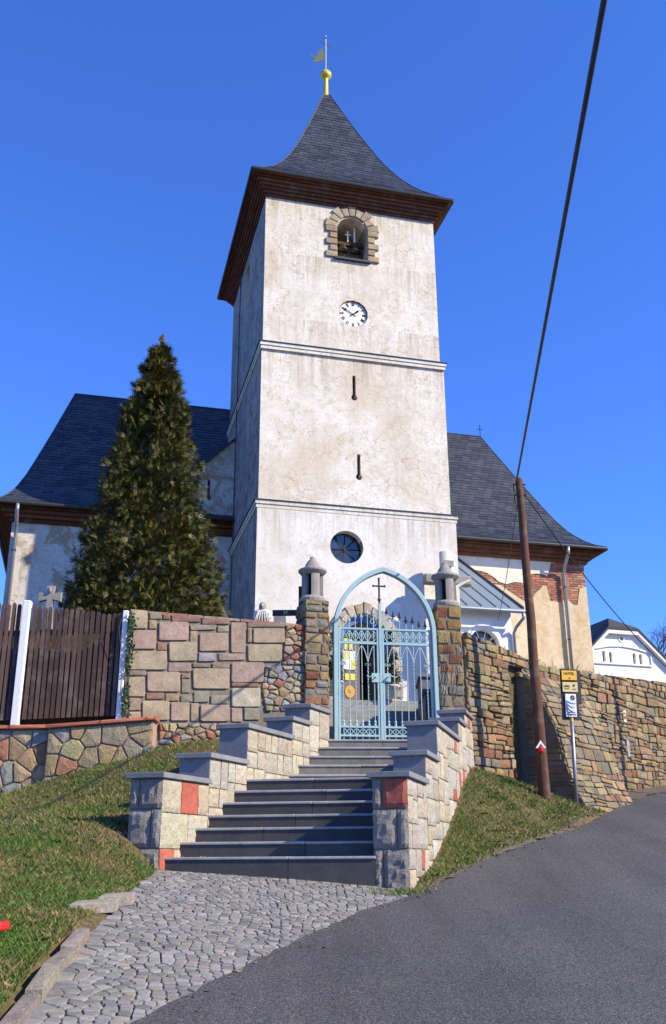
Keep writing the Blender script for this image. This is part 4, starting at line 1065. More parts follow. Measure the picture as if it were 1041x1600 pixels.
# finial and weather vane
mb = MB(); mb.lathe(W(cu, cv, 24.95), [(.17, 0), (.13, .10), (.085, .2), (.08, .86), (.10, .9), (.165, .95), (.20, 1.03), (.195, 1.12), (.14, 1.2), (.06, 1.26), (.03, 1.33)], 18); fin = mb.build('finial', MAT['gold'], church, smooth=True)
ft = W(cu, cv, 26.2)
mb = MB(); mb.tube([ft, ft+Z3*1.62], .024, 6); mb.build('vane_rod', MAT['statue'], fin)
mb = MB(); mb.tube([ft+Z3*1.18-eu*.22-ev*.1, ft+Z3*1.24+eu*.2+ev*.08], .016, 5); mb.build('vane_cross_arm', MAT['copper'], fin)
mb = MB(); mb.lathe(ft+Z3*1.5, [(.01, -.05), (.05, 0), (.01, .05)], 8); mb.build('vane_ball', MAT['copper'], fin)
dv = -eu*.95-Z3*.28; nv = Z3*.9-eu*.2
mb = MB(); f0 = ft+Z3*.5
flag = [(0, 0), (.14, -.02), (.24, -.06), (.4, -.05), (.3, .03), (.26, .08), (.36, .12), (.44, .22), (.36, .2), (.24, .14), (.18, .24), (.1, .36), (0, .44)]
mb.prism([f0+(dv*a+nv*b)*1.35 for a, b in flag], ev*.012); mb.build('vane_flag', MAT['copper'], fin)
# nave, long block behind the tower; left and right wings
NV = 4.5; NU0, NU1 = -6.29, 11.58; NB = 7.4
mb = MB(); ublock(mb, NU0, .4, NV, NV+NB, 2.0, 9.2); nl = mb.build('nave_wall', MAT['patchy_plaster'], church, label='patchy grey plastered left end of the nave')
mb = MB(); mb.prism([W(-3.5, NV-.3, 6.1), W(-2.4, NV-.3, 6.1)]+[W(-2.95+.55*math.cos(math.pi*k/10), NV-.3, 8.3+.55*math.sin(math.pi*k/10)) for k in range(11)], ev*.6); 
mbw = MB(); ublock(mbw, -3.5, -2.4, NV+.2, NV+.24, 6.1, 8.85)
cut_local(nl, mb); mbw.build('nave_window', MAT['glass'], church)
mb = MB()
for k in range(12):
    a0, a1 = math.pi*k/12, math.pi*(k+1)/12; mb.prism([W(-2.95+r*math.cos(a), NV-.03, 8.3+r*math.sin(a)) for r, a in ((.55, a0), (.68, a0), (.68, a1), (.55, a1))], ev*.05)
mb.build('window_moulding', MAT['pale_plaster'], church)
mb = MB(); ublock(mb, TW_-.4, NU1-.05, NV+.035, NV+NB, 2.0, 9.2); nr_ = mb.build('nave_wall', MAT['mortar'], church, label='right end of the nave with bare brick patches')
def z5(zx, zy):
    q = on_plane(680+zx/2.884, 640+zy/2.884, W(0, NV, 0)[:2], TAZ); w = q-T0; return (w@eu, q[2])
up_ = [(60, 650), (60, 700), (215, 728), (235, 735), (262, 752), (290, 776), (322, 786), (360, 776), (396, 780), (428, 742), (455, 738), (490, 742), (506, 752), (516, 720), (522, 690), (540, 690), (540, 655)]
lo_ = [(60, 800), (230, 780), (300, 792), (340, 822), (400, 862), (438, 852), (452, 828), (470, 812), (488, 790), (505, 800), (512, 832), (520, 862), (560, 868), (600, 858), (625, 880), (642, 882), (652, 810), (668, 796), (690, 800)]
ring = [W(u, NV+.04, z) for u, z in (z5(*p) for p in up_)]; mb = MB(); mb.prism(ring, -ev*.035); mb.build('plaster_patch', MAT['pale_plaster'], church)
lo_w = [z5(*p) for p in lo_]; lo_w[-1] = (NU1, lo_w[-1][1])
ring = [W(u, NV+.04, z) for u, z in lo_w]+[W(NU1, NV+.04, 2.0), W(lo_w[0][0], NV+.04, 2.0)]; mb = MB(); mb.prism(ring, -ev*.035); mb.build('plaster_patch', MAT['nave_plaster'], church)
mb = MB(); ublock(mb, NU1-.05, NU1, NV+.045, NV+NB, 2.0, 9.2); mb.build('plaster_patch', MAT['nave_plaster'], church)
up_w = [z5(*p) for p in up_]; lo_poly = lo_w+[(NU1, 2.), (lo_w[0][0], 2.)]
k = 0; bmesh_src = None
z_ = 7.4
row = 0
rest = MB(); nb = 0
while z_ < 9.2:
    u_ = 6.9+(.14 if row % 2 else 0)
    while u_ < NU1-.02:
        c = (u_+.125, z_+.03)
        if not inside(c, up_w) and not inside(c, lo_poly):
            mb = MB() if nb < 290 else rest; pr = random.uniform(0, .014); w = min(.25, NU1-.01-u_)
            ublock(mb, u_, u_+w, NV+.028-pr, NV+.06, z_, z_+.064, jit(random.choice([(.36, .13, .08), (.42, .17, .10), (.33, .15, .10), (.40, .22, .14)]), .2))
            if nb < 290: mb.build('brick', MAT['brick'], nr_)
            nb += 1
        u_ += .265
    z_ += .078; row += 1
if rest.v: rest.build('bricks', MAT['brick'], nr_, kind='stuff')
# nave cornice
for (a, b) in ((NU0, .2), (TW_-.2, NU1)):
    n = 4
    for k in range(n):
        o = .42*((k+1)/n)**1.15; za = 9.18+.43*k/n; zb = za+.43/n-.012; mb = MB(); ublock(mb, a-(o if a < 0 else 0), b+(o if b > 6 else 0), NV-o, NV+NB+o, za, zb); mb.build('cornice_board', MAT['cornice_wood'], church)
# nave roof: flared hips
RU0, RU1, RV0, RV1 = NU0-.56, NU1+.56, NV-.56, NV+NB+.56; RIDZ = 15.2; RGU0, RGU1 = -5.04, 9.85; RGV = NV+NB/2
NP = [(1., 9.62), (.90, 9.82), (.80, 10.12), (.70, 10.55), (.60, 11.10), (.5, 11.75), (.4, 12.42), (.3, 13.1), (.2, 13.8), (.1, 14.5), (0., 15.2)]
# the end hips are steeper at the top: own plan fraction
npc = prof_curve(NP)
def n_pt(face):
    def f_(t, f):
        r, z = npc(t); ua = RGU0+(RU0-RGU0)*r; ub = RGU1+(RU1-RGU1)*r; va = RGV+(RV0-RGV)*r; vb = RGV+(RV1-RGV)*r
        if face == 0: return W(ua+(ub-ua)*f, va, z)
        if face == 1: return W(ub, va+(vb-va)*f, z)
        if face == 2: return W(ub+(ua-ub)*f, vb, z)
        return W(ua, vb+(va-vb)*f, z)
    return f_
mb = MB(); vs = []; fs = []
for i in range(nr+1):
    t_ = i/nr; vs += [n_pt(0)(t_, 0)-Z3*.02, n_pt(0)(t_, 1)-Z3*.02, n_pt(2)(t_, 0)-Z3*.02, n_pt(2)(t_, 1)-Z3*.02]
for i in range(nr):
    for k in range(4): fs.append((i*4+k, i*4+(k+1) % 4, (i+1)*4+(k+1) % 4, (i+1)*4+k))
fs += [(3, 2, 1, 0)]
mb.add(vs, fs); nroof = mb.build('nave_roof', MAT['lead'], church)
mb = MB()
for fc in (0, 1, 3):
    for vs_, fs_ in roof_face(n_pt(fc), 44, .30, 0, .016): mb.add(vs_, fs_)
mb.build('slates', MAT['slate'], nroof, kind='stuff')
for fc, f in ((0, 0), (0, 1), (2, 0), (2, 1)):
    mb = MB(); mb.tube([n_pt(fc)(i/20, f)+Z3*.012 for i in range(21)], .022, 6); mb.build('hip_ridge', MAT['slate'], nroof)
mb = MB(); mb.tube([n_pt(0)(1, 0), n_pt(0)(1, 1)], .04, 6); mb.build('ridge_cap', MAT['slate'], nroof)
for (a, b) in ((W(RU0, RV0, 9.58), W(.0, RV0, 9.58)), (W(TW_, RV0, 9.58), W(RU1, RV0, 9.58)), (W(RU1, RV0, 9.58), W(RU1, RV1, 9.58)), (W(RU0, RV0, 9.58), W(RU0, RV1, 9.58))):
    mb = MB(); mb.tube([a, b], .055, 8); mb.build('gutter', MAT['lead'], nroof)
mb = MB(); mb.tube([n_pt(0)(1, 1), n_pt(0)(1, 1)+Z3*.5], .015, 5); mb.tube([n_pt(0)(1, 1)+Z3*.32-eu*.12, n_pt(0)(1, 1)+Z3*.32+eu*.12], .012, 5); mb.build('ridge_cross', MAT['iron_black'], nroof)
def downpipe(u, out=.5):
    p = [W(u, RV0, 9.55), W(u, RV0+.02, 9.35), W(u, NV-.22, 9.0), W(u, NV-.10, 8.75), W(u, NV-.10, 3.4)]
    mb = MB(); mb.tube(p, .055, 8); mb.build('downpipe', MAT['zinc'], church, smooth=True)
    for z in (8.3, 6.6, 5.0): mb = MB(); mb.tube([W(u, NV-.10, z), W(u, NV-.10, z+.04)], .066, 8); mb.build('pipe_bracket', MAT['lead'], church)
downpipe(10.75); downpipe(-6.15)
# stair annex left of the tower, sloping top
ring = [W(-3.2, 4.42, 2.), W(-.03, 4.42, 2.), W(-.03, 4.42, 12.35), W(-1.2, 4.42, 11.2), W(-3.2, 4.42, 9.15)]
mb = MB(); mb.prism(ring, ev*3.0); an = mb.build('annex_wall', MAT['patchy_plaster'], church)
def slit2(u, zt, zb):
    mb = slit(u, zt, zb); mb.v = [tuple(np.array(q)+ev*4.45) for q in mb.v]; return mb
cut_local(an, slit2(-.78, 10.95, 10.3))
mb = MB(); mb.prism([W(-.03, 4.36, 12.36), W(-.03, 4.36, 12.42), W(-3.3, 4.36, 9.12), W(-3.3, 4.36, 9.06)], ev*3.0); mb.build('annex_verge', MAT['lead'], church)
# porch in the corner right of the tower: sheet roof sloping to the front
pr_u0, pr_u1 = TW_+.2, 7.12
ring = [W(pr_u0, .35, 2.), W(pr_u0, 4.5, 2.), W(pr_u0, 4.5, 8.9), W(pr_u0, .35, 6.28)]
mb = MB(); mb.prism(ring, eu*(pr_u1-.22-pr_u0)); po = mb.build('porch_wall', MAT['white_plaster'], church)
mb = MB(); mb.prism([W(6.08-.42, .1, 4.2), W(6.08+.42, .1, 4.2)]+[W(6.08+.42*math.cos(math.pi*k/10), .1, 5.35+.42*math.sin(math.pi*k/10)) for k in range(11)], ev*.5); cut_local(po, mb)
mb = MB(); ublock(mb, 5.64, 6.52, .52, .55, 4.2, 5.8); pwn = mb.build('porch_window', MAT['glass'], church)
for a in (0, 36, 72, 108, 144, 180):
    mb = MB(); d = eu*math.cos(rad(a))+Z3*math.sin(rad(a)); mb.tube([W(6.08, .49, 5.35), W(6.08, .49, 5.35)+d*.42], .018, 5); mb.build('glazing_bar', MAT['white'], pwn)
mb = MB(); mb.tube([W(6.08, .49, 4.2), W(6.08, .49, 5.35)], .02, 5); mb.build('glazing_bar', MAT['white'], pwn)
mb = MB()
for k in range(12):
    a0, a1 = math.pi*k/12, math.pi*(k+1)/12; mb.prism([W(6.08+r*math.cos(a), .31, 5.35+r*math.sin(a)) for r, a in ((.43, a0), (.56, a0), (.56, a1), (.43, a1))], ev*.06)
for s in (-1, 1): mb.box(W(6.08+s*.495-.065, .31, 4.2), eu*.13, ev*.06, Z3*1.15)
mb.build('window_moulding', MAT['white_plaster'], church)
rp = lambda u, v, d=0: W(u, v, 6.30+(v-.05)*(9.05-6.30)/4.45+d)
mb = MB(); mb.add([rp(pr_u0-.02, .0), rp(pr_u1, .0), rp(pr_u1, 4.5), rp(pr_u0-.02, 4.5), rp(pr_u0-.02, .0, .03), rp(pr_u1, .0, .03), rp(pr_u1, 4.5, .03), rp(pr_u0-.02, 4.5, .03)], [(3,2,1,0),(4,5,6,7),(0,1,5,4),(1,2,6,5),(2,3,7,6),(3,0,4,7)])
pr = mb.build('porch_roof', MAT['zinc_roof'], church)
u_ = pr_u0+.25
while u_ < pr_u1+.02:
    mb = MB(); mb.box(rp(u_-.012, .0, .03), eu*.024, rp(u_, 4.5)-rp(u_, .0), Z3*.04); mb.build('standing_seam', MAT['zinc_roof'], pr); u_ += .40
mb = MB(); mb.box(rp(pr_u1-.03, .0, .03), eu*.05, rp(0, 4.5)-rp(0, .0), Z3*.06); mb.build('verge_strip', MAT['lead'], pr)
mb = MB(); mb.tube([rp(pr_u0, -.06, -.02), rp(pr_u1+.05, -.06, -.02)], .05, 8); mb.build('gutter', MAT['zinc'], pr)
mb = MB(); mb.tube([rp(pr_u1-.05, -.06, -.04), rp(pr_u1-.05, -.05, -.2), W(pr_u1-.16, .2, 5.85), W(pr_u1-.2, .28, 5.7), W(pr_u1-.2, .28, 3.5)], .042, 8); mb.build('downpipe', MAT['zinc'], church, smooth=True)
mb = MB(); mb.tube([W(-.07, 4.0, 3.4), W(-.07, 4.0, 18.3)], .018, 5); mb.build('lightning_rod', MAT['lead'], church)
for (v_, z0, z1) in ((2.0, 13.6, 14.7), (2.2, 9.2, 12.1)):
    mb = MB(); mb.box(W(-.045, v_, z0), eu*.03, ev*.05, Z3*(z1-z0)); mb.build('wall_crack_strip', MAT['black'], church) if False else None
# portal: blue pointed frame, stone voussoirs, dark inside, leaf with notices
frd = lambda a, b, n: W(a, -.08-n, b)
def parch(uc, hw, zs, rise, a_frac):     # point on a pointed arch, a_frac 0..1 left to right
    c = (hw*hw+rise*rise)/(2*hw); am = math.asin(min(1, rise/c))
    if a_frac <= .5: a = am*a_frac*2; return (uc-hw+c-c*math.cos(a), zs+c*math.sin(a))
    a = am*(1-a_frac)*2; return (uc+hw-c+c*math.cos(a), zs+c*math.sin(a))
for k in range(12):
    f0, f1 = (k+.06)/12, (k+.94)/12; ro = .26 if k % 2 else .31
    poly = [parch(DU, .67, 5.1, .80, f0), parch(DU, .67, 5.1, .80, f1), parch(DU, .67+ro, 5.1, .80+ro, f1), parch(DU, .67+ro, 5.1, .80+ro, f0)]
    mb = MB(); stone(mb, poly, frd, .07, .03, .02, .006, jit(random.choice([(.45, .37, .26), (.50, .42, .31), (.40, .30, .19)]), .12), .004); mb.build('voussoir', MAT['stone'], church)
for s in (-1, 1):
    for r in range(5):
        z0 = 3.5+r*.32; w = .31 if r % 2 else .22; x0 = DU+s*.675; x1 = x0+s*w; mb = MB()
        stone(mb, [(min(x0, x1), z0+.01), (max(x0, x1), z0+.01), (max(x0, x1), z0+.30), (min(x0, x1), z0+.30)], frd, .07, .03, .02, .006, jit((.46, .38, .27), .15), .004); mb.build('jamb_stone', MAT['stone'], church)
mb = MB(); N_ = 16
for k in range(N_):
    f0, f1 = k/N_, (k+1)/N_; q = [parch(DU, .65, 5.1, .77, f0), parch(DU, .65, 5.1, .77, f1), parch(DU, .52, 5.1, .62, f1), parch(DU, .52, 5.1, .62, f0)]
    mb.prism([W(a, .02, b) for a, b in q], ev*.14)
for s in (-1, 1): mb.box(W(DU+s*.585-.065, .02, 3.45), eu*.13, ev*.14, Z3*1.65)
mb.build('door_frame', MAT['door_blue'], church)
mb = MB(); ublock(mb, DU-.7, DU+.7, 1.8, 1.86, 3.2, 6.0); mb.build('door_dark', MAT['black'], church)
mb = MB(); ublock(mb, DU-.52, DU-.05, .12, .17, 3.55, 5.2); leaf = mb.build('door_leaf', MAT['board_grey'], church)
for (u0, u1, z0, z1, mt, nm) in ((-.50, -.14, 4.52, 4.98, 'white', 'notice_sheet'), (-.44, -.36, 5.02, 5.30, 'poster', 'notice_sheet'), (-.31, -.23, 5.02, 5.28, 'poster', 'notice_sheet'), (-.43, -.33, 4.26, 4.42, 'poster', 'notice_sheet'), (-.29, -.18, 4.26, 4.42, 'poster', 'notice_sheet')):
    mb = MB(); ublock(mb, DU+u0, DU+u1, .105, .118, z0, z1); mb.build(nm, MAT[mt], leaf)
for (u0, u1, z0, z1) in ((-.49, -.38, 4.76, 4.97), (-.26, -.15, 4.54, 4.76), (-.36, -.30, 4.80, 4.97)):
    mb = MB(); ublock(mb, DU+u0, DU+u1, .098, .1045, z0, z1); mb.build('notice_print', MAT['poster'], leaf)
mb = MB(); mb.prism([W(DU-.31+.13*math.cos(2*math.pi*k/8+.39), .105, 3.98+.155*math.sin(2*math.pi*k/8+.39)) for k in range(8)], ev*.012); mb.build('notice_sheet', MAT['orange'], leaf, label='orange eight-sided notice')
for a in (45, 135):
    d = eu*math.cos(rad(a))+Z3*math.sin(rad(a)); mb = MB(); mb.box(W(DU-.31, .1, 3.98)-d*.05-Z3*.008, d*.1, -ev*.004, Z3*.016); mb.build('notice_print', MAT['board_grey'], leaf)
# bells
for (u, s, lab) in ((2.36, .17, 'bronze bell hanging on the left in the belfry window'), (2.74, .17, 'bronze bell hanging on the right in the belfry window')):
    mb = MB(); mb.lathe(W(u, .30, 17.08-.24), [(s, 0), (s*.95, .03), (s*.72, .09), (s*.55, .16), (s*.45, .2), (s*.15, .235)], 16); setp(mb.build('bell', MAT['bell'], smooth=True), lab, 'bell')
mb = MB(); mb.box(W(2.505, .29, 17.2), eu*.03, ev*.03, Z3*.36); mb.box(W(2.43, .29, 17.42), eu*.18, ev*.03, Z3*.03); setp(mb.build('belfry_cross', MAT['white']), 'small white cross standing on the beam in the belfry window', 'cross')
mb = MB(); mb.box(W(2.70, .29, 17.2), eu*.045, ev*.04, Z3*.5); mb.lathe(W(2.72, .31, 17.7), [(.03, 0), (.02, .05), (.005, .07)], 8); setp(mb.build('white_strut', MAT['white']), 'short white upright beside the cross in the belfry window', 'strut')

# ---------------------------------------------------------------- wrought iron gate
GP = np.array([-.01, 15.8, 0.]); GA = 80; ge = azdir(GA); gn = np.array([ge[1], -ge[0], 0.]); GW = 1.76
def G(s, z, n=0.): return GP+ge*s+Z3*z+gn*n
gate = thing('iron_gate', 'pale blue wrought iron double gate under a pointed arch frame', 'gate', G(GW/2, 1.84))
def garch(f, hw, zs=3.67, rise=1.13):
    c = (hw*hw+rise*rise)/(2*hw); am = math.asin(min(1, rise/c))
    if f <= .5: a = am*f*2; return (GW/2-hw+c-c*math.cos(a), zs+c*math.sin(a))
    a = am*(1-f)*2; return (GW/2+hw-c+c*math.cos(a), zs+c*math.sin(a))
mb = MB(); N_ = 40; D_ = .13
vs = []; fs = []
outer = [(0, 1.84)]+[garch(k/N_, GW/2) for k in range(N_+1)]+[(GW, 1.84)]
inner = [(.065, 1.84)]+[garch(k/N_, GW/2-.07, 3.67, 1.13-.085) for k in range(N_+1)]+[(GW-.065, 1.84)]
n = len(outer)
for d in (D_/2, -D_/2): vs += [G(a, b, d) for a, b in outer]+[G(a, b, d) for a, b in inner]
for i in range(n-1):
    fs += [(i, i+1, n+i+1, n+i), (2*n+i+1, 2*n+i, 3*n+i, 3*n+i+1), (i+1, i, 2*n+i, 2*n+i+1), (n+i, n+i+1, 3*n+i+1, 3*n+i)]
mb.add(vs, fs); soften(mb.build('arch_frame', MAT['iron_blue'], gate), .006)
CS = .80
mb = MB(); mb.box(G(CS-.022, 1.86, .03), ge*.044, -gn*.05, Z3*2.3); mb.build('centre_post', MAT['iron_blue'], gate)
cr_ = MB(); cr_.tube([G(CS, 4.14), G(CS, 4.60)], .016, 8); cr_.tube([G(CS-.10, 4.47), G(CS+.10, 4.47)], .014, 8)
for (a, b) in ((CS-.10, 4.47), (CS+.10, 4.47), (CS, 4.60)): cr_.lathe(G(a, b-.02), [(.004, 0), (.024, .02), (.004, .045)], 8)
cr_.lathe(G(CS, 4.2), [(.016, 0), (.032, .03), (.016, .06)], 8); cr_.build('gate_cross', MAT['iron_black'], gate)
def scroll(c, r, turns=1.3, a0=0., sgn=1, rad_=.007):
    pts = []
    for k in range(22):
        t = k/21; a = a0+sgn*turns*2*math.pi*t; rr_ = r*(1-.78*t); pts.append(G(c[0]+rr_*math.cos(a), c[1]+rr_*math.sin(a)))
    return pts
def leaf(s0, s1, nb):
    mb = MB()
    for z, h in ((1.94, .03), (2.08, .03), (3.455, .035), (3.70, .03)): mb.box(G(s0, z, .018), ge*(s1-s0), -gn*.036, Z3*h)
    mb.box(G(s0, 1.88, .02), ge*.03, -gn*.04, Z3*1.85); mb.box(G(s1-.03, 1.88, .02), ge*.03, -gn*.04, Z3*1.85)
    lf = mb.build('gate_leaf', MAT['iron_blue'], gate)
    st = (s1-s0-.06)/(nb); xs_ = [s0+.03+st*(i+.5) for i in range(nb)]
    for i, x in enumerate(xs_):
        zt = 4.0-.32*abs(x-CS)+(.0 if i % 2 else .03); b = MB()
        twist = i % 2 == 0
        if twist:
            pts = [G(x, z) for z in (1.86, 2.1)]; b.tube([G(x, 1.86), G(x, 2.18)], .009, 6)
            vs = []; fs = []; m_ = 36
            for k in range(m_+1):
                z = 2.18+(3.30-2.18)*k/m_; a = k*.8
                for j in range(4): w = a+j*math.pi/2; vs.append(G(x, z)+ge*.0105*math.cos(w)+gn*.0105*math.sin(w))
            for k in range(m_):
                for j in range(4): fs.append((k*4+j, k*4+(j+1) % 4, (k+1)*4+(j+1) % 4, (k+1)*4+j))
            b.add(vs, fs); b.tube([G(x, 3.30), G(x, zt)], .008, 6)
        else: b.tube([G(x, 1.86), G(x, zt)], .0085, 6)
        b.build('bar', MAT['iron_blue'], lf)
        p = MB(); p.lathe(G(x, zt-.03), [(.009, 0), (.016, .012), (.008, .03), (.026, .045), (.018, .075), (.003, .14)], 6); p.tube([G(x-.035, zt+.012), G(x+.035, zt+.012)], .008, 6); p.build('spike', MAT['iron_black'] if x > CS else MAT['iron_blue'], lf)
        cl = MB(); cl.lathe(G(x, 2.10), [(.012, 0), (.024, .02), (.014, .05), (.024, .075), (.011, .10)], 8); cl.build('collar', MAT['iron_blue'], lf)
    for i in range(nb-1):
        xc = (xs_[i]+xs_[i+1])/2
        r = MB(); r.tube([G(xc+.098*math.cos(2*math.pi*k/24), 3.595+.098*math.sin(2*math.pi*k/24)) for k in range(25)], .0075, 6, cap=False); r.build('ring', MAT['iron_blue'], lf)
        s = MB(); s.tube(scroll((xc-.045, 3.60), .042, 1.2, -1.2, 1), .006, 5); s.tube(scroll((xc+.045, 3.60), .042, 1.2, math.pi+1.2, -1), .006, 5); s.build('scroll', MAT['iron_blue'], lf)
    for i in range(0, nb-1):
        x0, x1 = xs_[i], xs_[i+1]; up = i % 2 == 0; a = MB()
        pts = []
        for k in range(9):
            t = k/8; xx, zz_ = (x0+(x1-x0)*t, 3.16+.26*math.sin(t*math.pi/2)) if up else (x1-(x1-x0)*t, 3.16+.26*math.sin(t*math.pi/2))
            pts.append(G(xx, zz_))
        a.tube(pts, .008, 6); lo = x0 if up else x1
        a.tube(scroll((lo-.03, 3.12), .03, 1.0, .5, -1), .006, 5); a.tube(scroll((lo+.03, 3.12), .03, 1.0, math.pi-.5, 1), .006, 5); a.build('pointed_tracery', MAT['iron_blue'], lf)
        c_ = MB(); c_.tube([G(x0, 1.96), G(x1, 2.08)], .007, 5); c_.tube([G(x0, 2.08), G(x1, 1.96)], .007, 5); c_.build('cross_brace', MAT['iron_blue'], lf)
    return lf
l1 = leaf(.085, CS-.03, 6); l2 = leaf(CS+.03, GW-.085, 7)
for s, lf in ((-1, l1), (1, l2)):
    mb = MB(); mb.box(G(CS+s*.095-.065, 2.82, .03), ge*.13, -gn*.03, Z3*.15); mb.build('lock_plate', MAT['iron_blue'], lf)
    mb = MB(); o = G(CS+s*.10, 2.90, .03)
    mb.tube([o, o+gn*.06, o+gn*.065+ge*s*.05+Z3*.02, o+gn*.06+ge*s*.12-Z3*.01, o+gn*.06+ge*s*.16+Z3*.012], [.012, .012, .011, .009, .007], 8); mb.build('handle', MAT['iron_blue'], lf)
    mb = MB(); mb.tube(scroll((CS+s*.075, 3.98), .06, 1.4, math.pi/2, s), .0075, 5); mb.tube(scroll((CS+s*.12, 3.84), .075, 1.4, -math.pi/2, -s), .0075, 5); mb.build('crest_scroll', MAT['iron_blue'], lf)

# ---------------------------------------------------------------- crucifix by the tower
cb = W(4.75, -.62, 3.45)
cx = thing('crucifix', 'tall weathered round crucifix with figure against the tower wall', 'crucifix', cb)
mb = MB(); mb.tube([cb, cb+Z3*2., cb+Z3*4.05], [.19, .17, .165], 14); mb.build('post', MAT['statue'], cx, smooth=True)
mb = MB(); mb.box(cb+Z3*3.18-eu*.62+ev*-.15, eu*1.24, ev*.28, Z3*.24); soften(mb.build('cross_arm', MAT['pole_wood'] if False else MAT['concrete'], cx), .03, 2)
mb = MB(); mb.box(cb+Z3*3.62-eu*.13-ev*.20, eu*.26, ev*.03, Z3*.16); mb.build('title_plate', MAT['concrete'], cx)
def skin_body(name, pts, edges, radii, mat, parent, sub=2):
    off = base_of(parent); me = bpy.data.meshes.new(name); me.from_pydata([tuple(np.array(p)-off) for p in pts], edges, []); o = bpy.data.objects.new(name, me); C.objects.link(o); o.parent = parent
    m = o.modifiers.new('skin', 'SKIN'); 
    if not me.skin_vertices: bpy.context.view_layer.objects.active = o
    lay = me.skin_vertices[0].data if me.skin_vertices else None
    if lay is None:
        return o
    for i, r in enumerate(radii): lay[i].radius = (r, r) if not hasattr(r, '__len__') else r
    lay[0].use_root = True
    sb = o.modifiers.new('sub', 'SUBSURF'); sb.levels = sub; sb.render_levels = sub; me.materials.append(mat); return o
def with_skin(name, pts, edges, radii, mat, parent, sub=2):
    # the skin layer has to exist before its radii can be set
    bm = bmesh.new(); off = base_of(parent); lay = bm.verts.layers.skin.verify()
    vv = [bm.verts.new(tuple(np.array(p)-off)) for p in pts]
    for a, b in edges: bm.edges.new((vv[a], vv[b]))
    for i, (v, r) in enumerate(zip(vv, radii)):
        v[lay].radius = (r, r) if not hasattr(r, '__len__') else r; v[lay].use_root = (i == 0)
    me = bpy.data.meshes.new(name); bm.to_mesh(me); bm.free(); me.materials.append(mat)
    o = bpy.data.objects.new(name, me); C.objects.link(o); o.parent = parent
    o.modifiers.new('skin', 'SKIN').use_smooth_shade = True; sb = o.modifiers.new('sub', 'SUBSURF'); sb.levels = sub; sb.render_levels = sub; return o
o_ = cb-ev*.24
H_ = lambda u, z, n=0.: o_+eu*u+Z3*z-ev*n
pts = [H_(0, 2.45), H_(0, 2.75), H_(0, 3.02), H_(0, 3.12), H_(-.03, 3.24, .03), H_(-.03, 3.36, .03), H_(-.14, 3.06), H_(-.33, 3.18), H_(-.54, 3.28), H_(.14, 3.06), H_(.33, 3.18), H_(.54, 3.28), H_(-.07, 2.38), H_(-.05, 2.02, .05), H_(0, 1.7), H_(.07, 2.38), H_(.05, 2.02, .05), H_(.02, 1.7)]
ed = [(0,1),(1,2),(2,3),(3,4),(4,5),(2,6),(6,7),(7,8),(2,9),(9,10),(10,11),(0,12),(12,13),(13,14),(0,15),(15,16),(16,17)]
with_skin('figure', pts, ed, [.10,.10,.12,.05,.075,.06,.055,.04,.03,.055,.04,.03,.075,.055,.035,.075,.055,.035], MAT['statue'], cx)

# ---------------------------------------------------------------- bust on the wall, name board, grave cross
bc = at_y(410, 975, 15.75)
bst = thing('statue', 'pale stone statue of a robed bearded figure on the wall left of the gate', 'statue', bc)
B = lambda x, z, y=0.: bc+np.array([x, y, z])
pts = [B(0, .02), B(0, .13), B(0, .21), B(0, .255), B(0, .31, -.01), B(0, .355, 0), B(-.09, .2), B(-.125, .1, -.02), B(-.07, .06, -.08), B(.09, .2), B(.125, .1, -.02), B(.05, .1, -.09)]
ed = [(0,1),(1,2),(2,3),(3,4),(4,5),(2,6),(6,7),(7,8),(2,9),(9,10),(10,11)]
with_skin('figure', pts, ed, [(.13,.09),(.10,.075),(.085,.06),.032,.05,.04,.05,.042,.026,.05,.042,.026], MAT['statue'], bst)
mb = MB(); mb.lathe(B(0, .25, .015), [(.055, -.05), (.062, 0), (.064, .06), (.055, .1), (.03, .125), (.005, .13)], 14); mb.build('hair', MAT['concrete'], bst, smooth=True)
mb = MB(); mb.lathe(B(0, .258, -.045), [(.006, -.012), (.022, .0), (.026, .03), (.02, .04)], 10); mb.build('beard', MAT['concrete'], bst, smooth=True)
for k in range(7):
    a = -1.2+k*.4; mb = MB(); mb.tube([B(.06*math.sin(a), .22, -.065), B(.10*math.sin(a), .12, -.085), B(.14*math.sin(a), 0, -.095)], [.008, .012, .016], 6); mb.build('robe_fold', MAT['statue'], bst, smooth=True)
mb = MB(); mb.box(B(-.14, -.28, -.1), (.28, 0, 0), (0, .2, 0), (0, 0, .30)); mb.build('plinth', MAT['concrete'], bst)
gs = thing('small_shrine', 'small pale gabled grave marker behind the wall beside the statue', 'grave marker', at_y(437, 990, 17.0))
g0 = at_y(437, 975, 17.0)
mb = MB(); mb.prism([g0+np.array([a, 0, b]) for a, b in ((-.11, -.4), (.11, -.4), (.11, .14), (.07, .24), (-.11, .14))], (0, .15, 0)); mb.build('gable_stone', MAT['concrete'], gs)
nb_ = thing('name_board', 'black board with white lettering on a brown post beside the left pillar', 'sign', at_y(452, 985, 16.15))
p0 = at_y(426, 953, 16.15); p1 = at_y(470, 962, 16.15)
mb = MB(); mb.box((p0[0], 16.15, p1[2]), (p1[0]-p0[0]+.15, 0, 0), (0, .02, 0), (0, 0, p0[2]-p1[2])); mb.build('board', MAT['iron_black'], nb_)
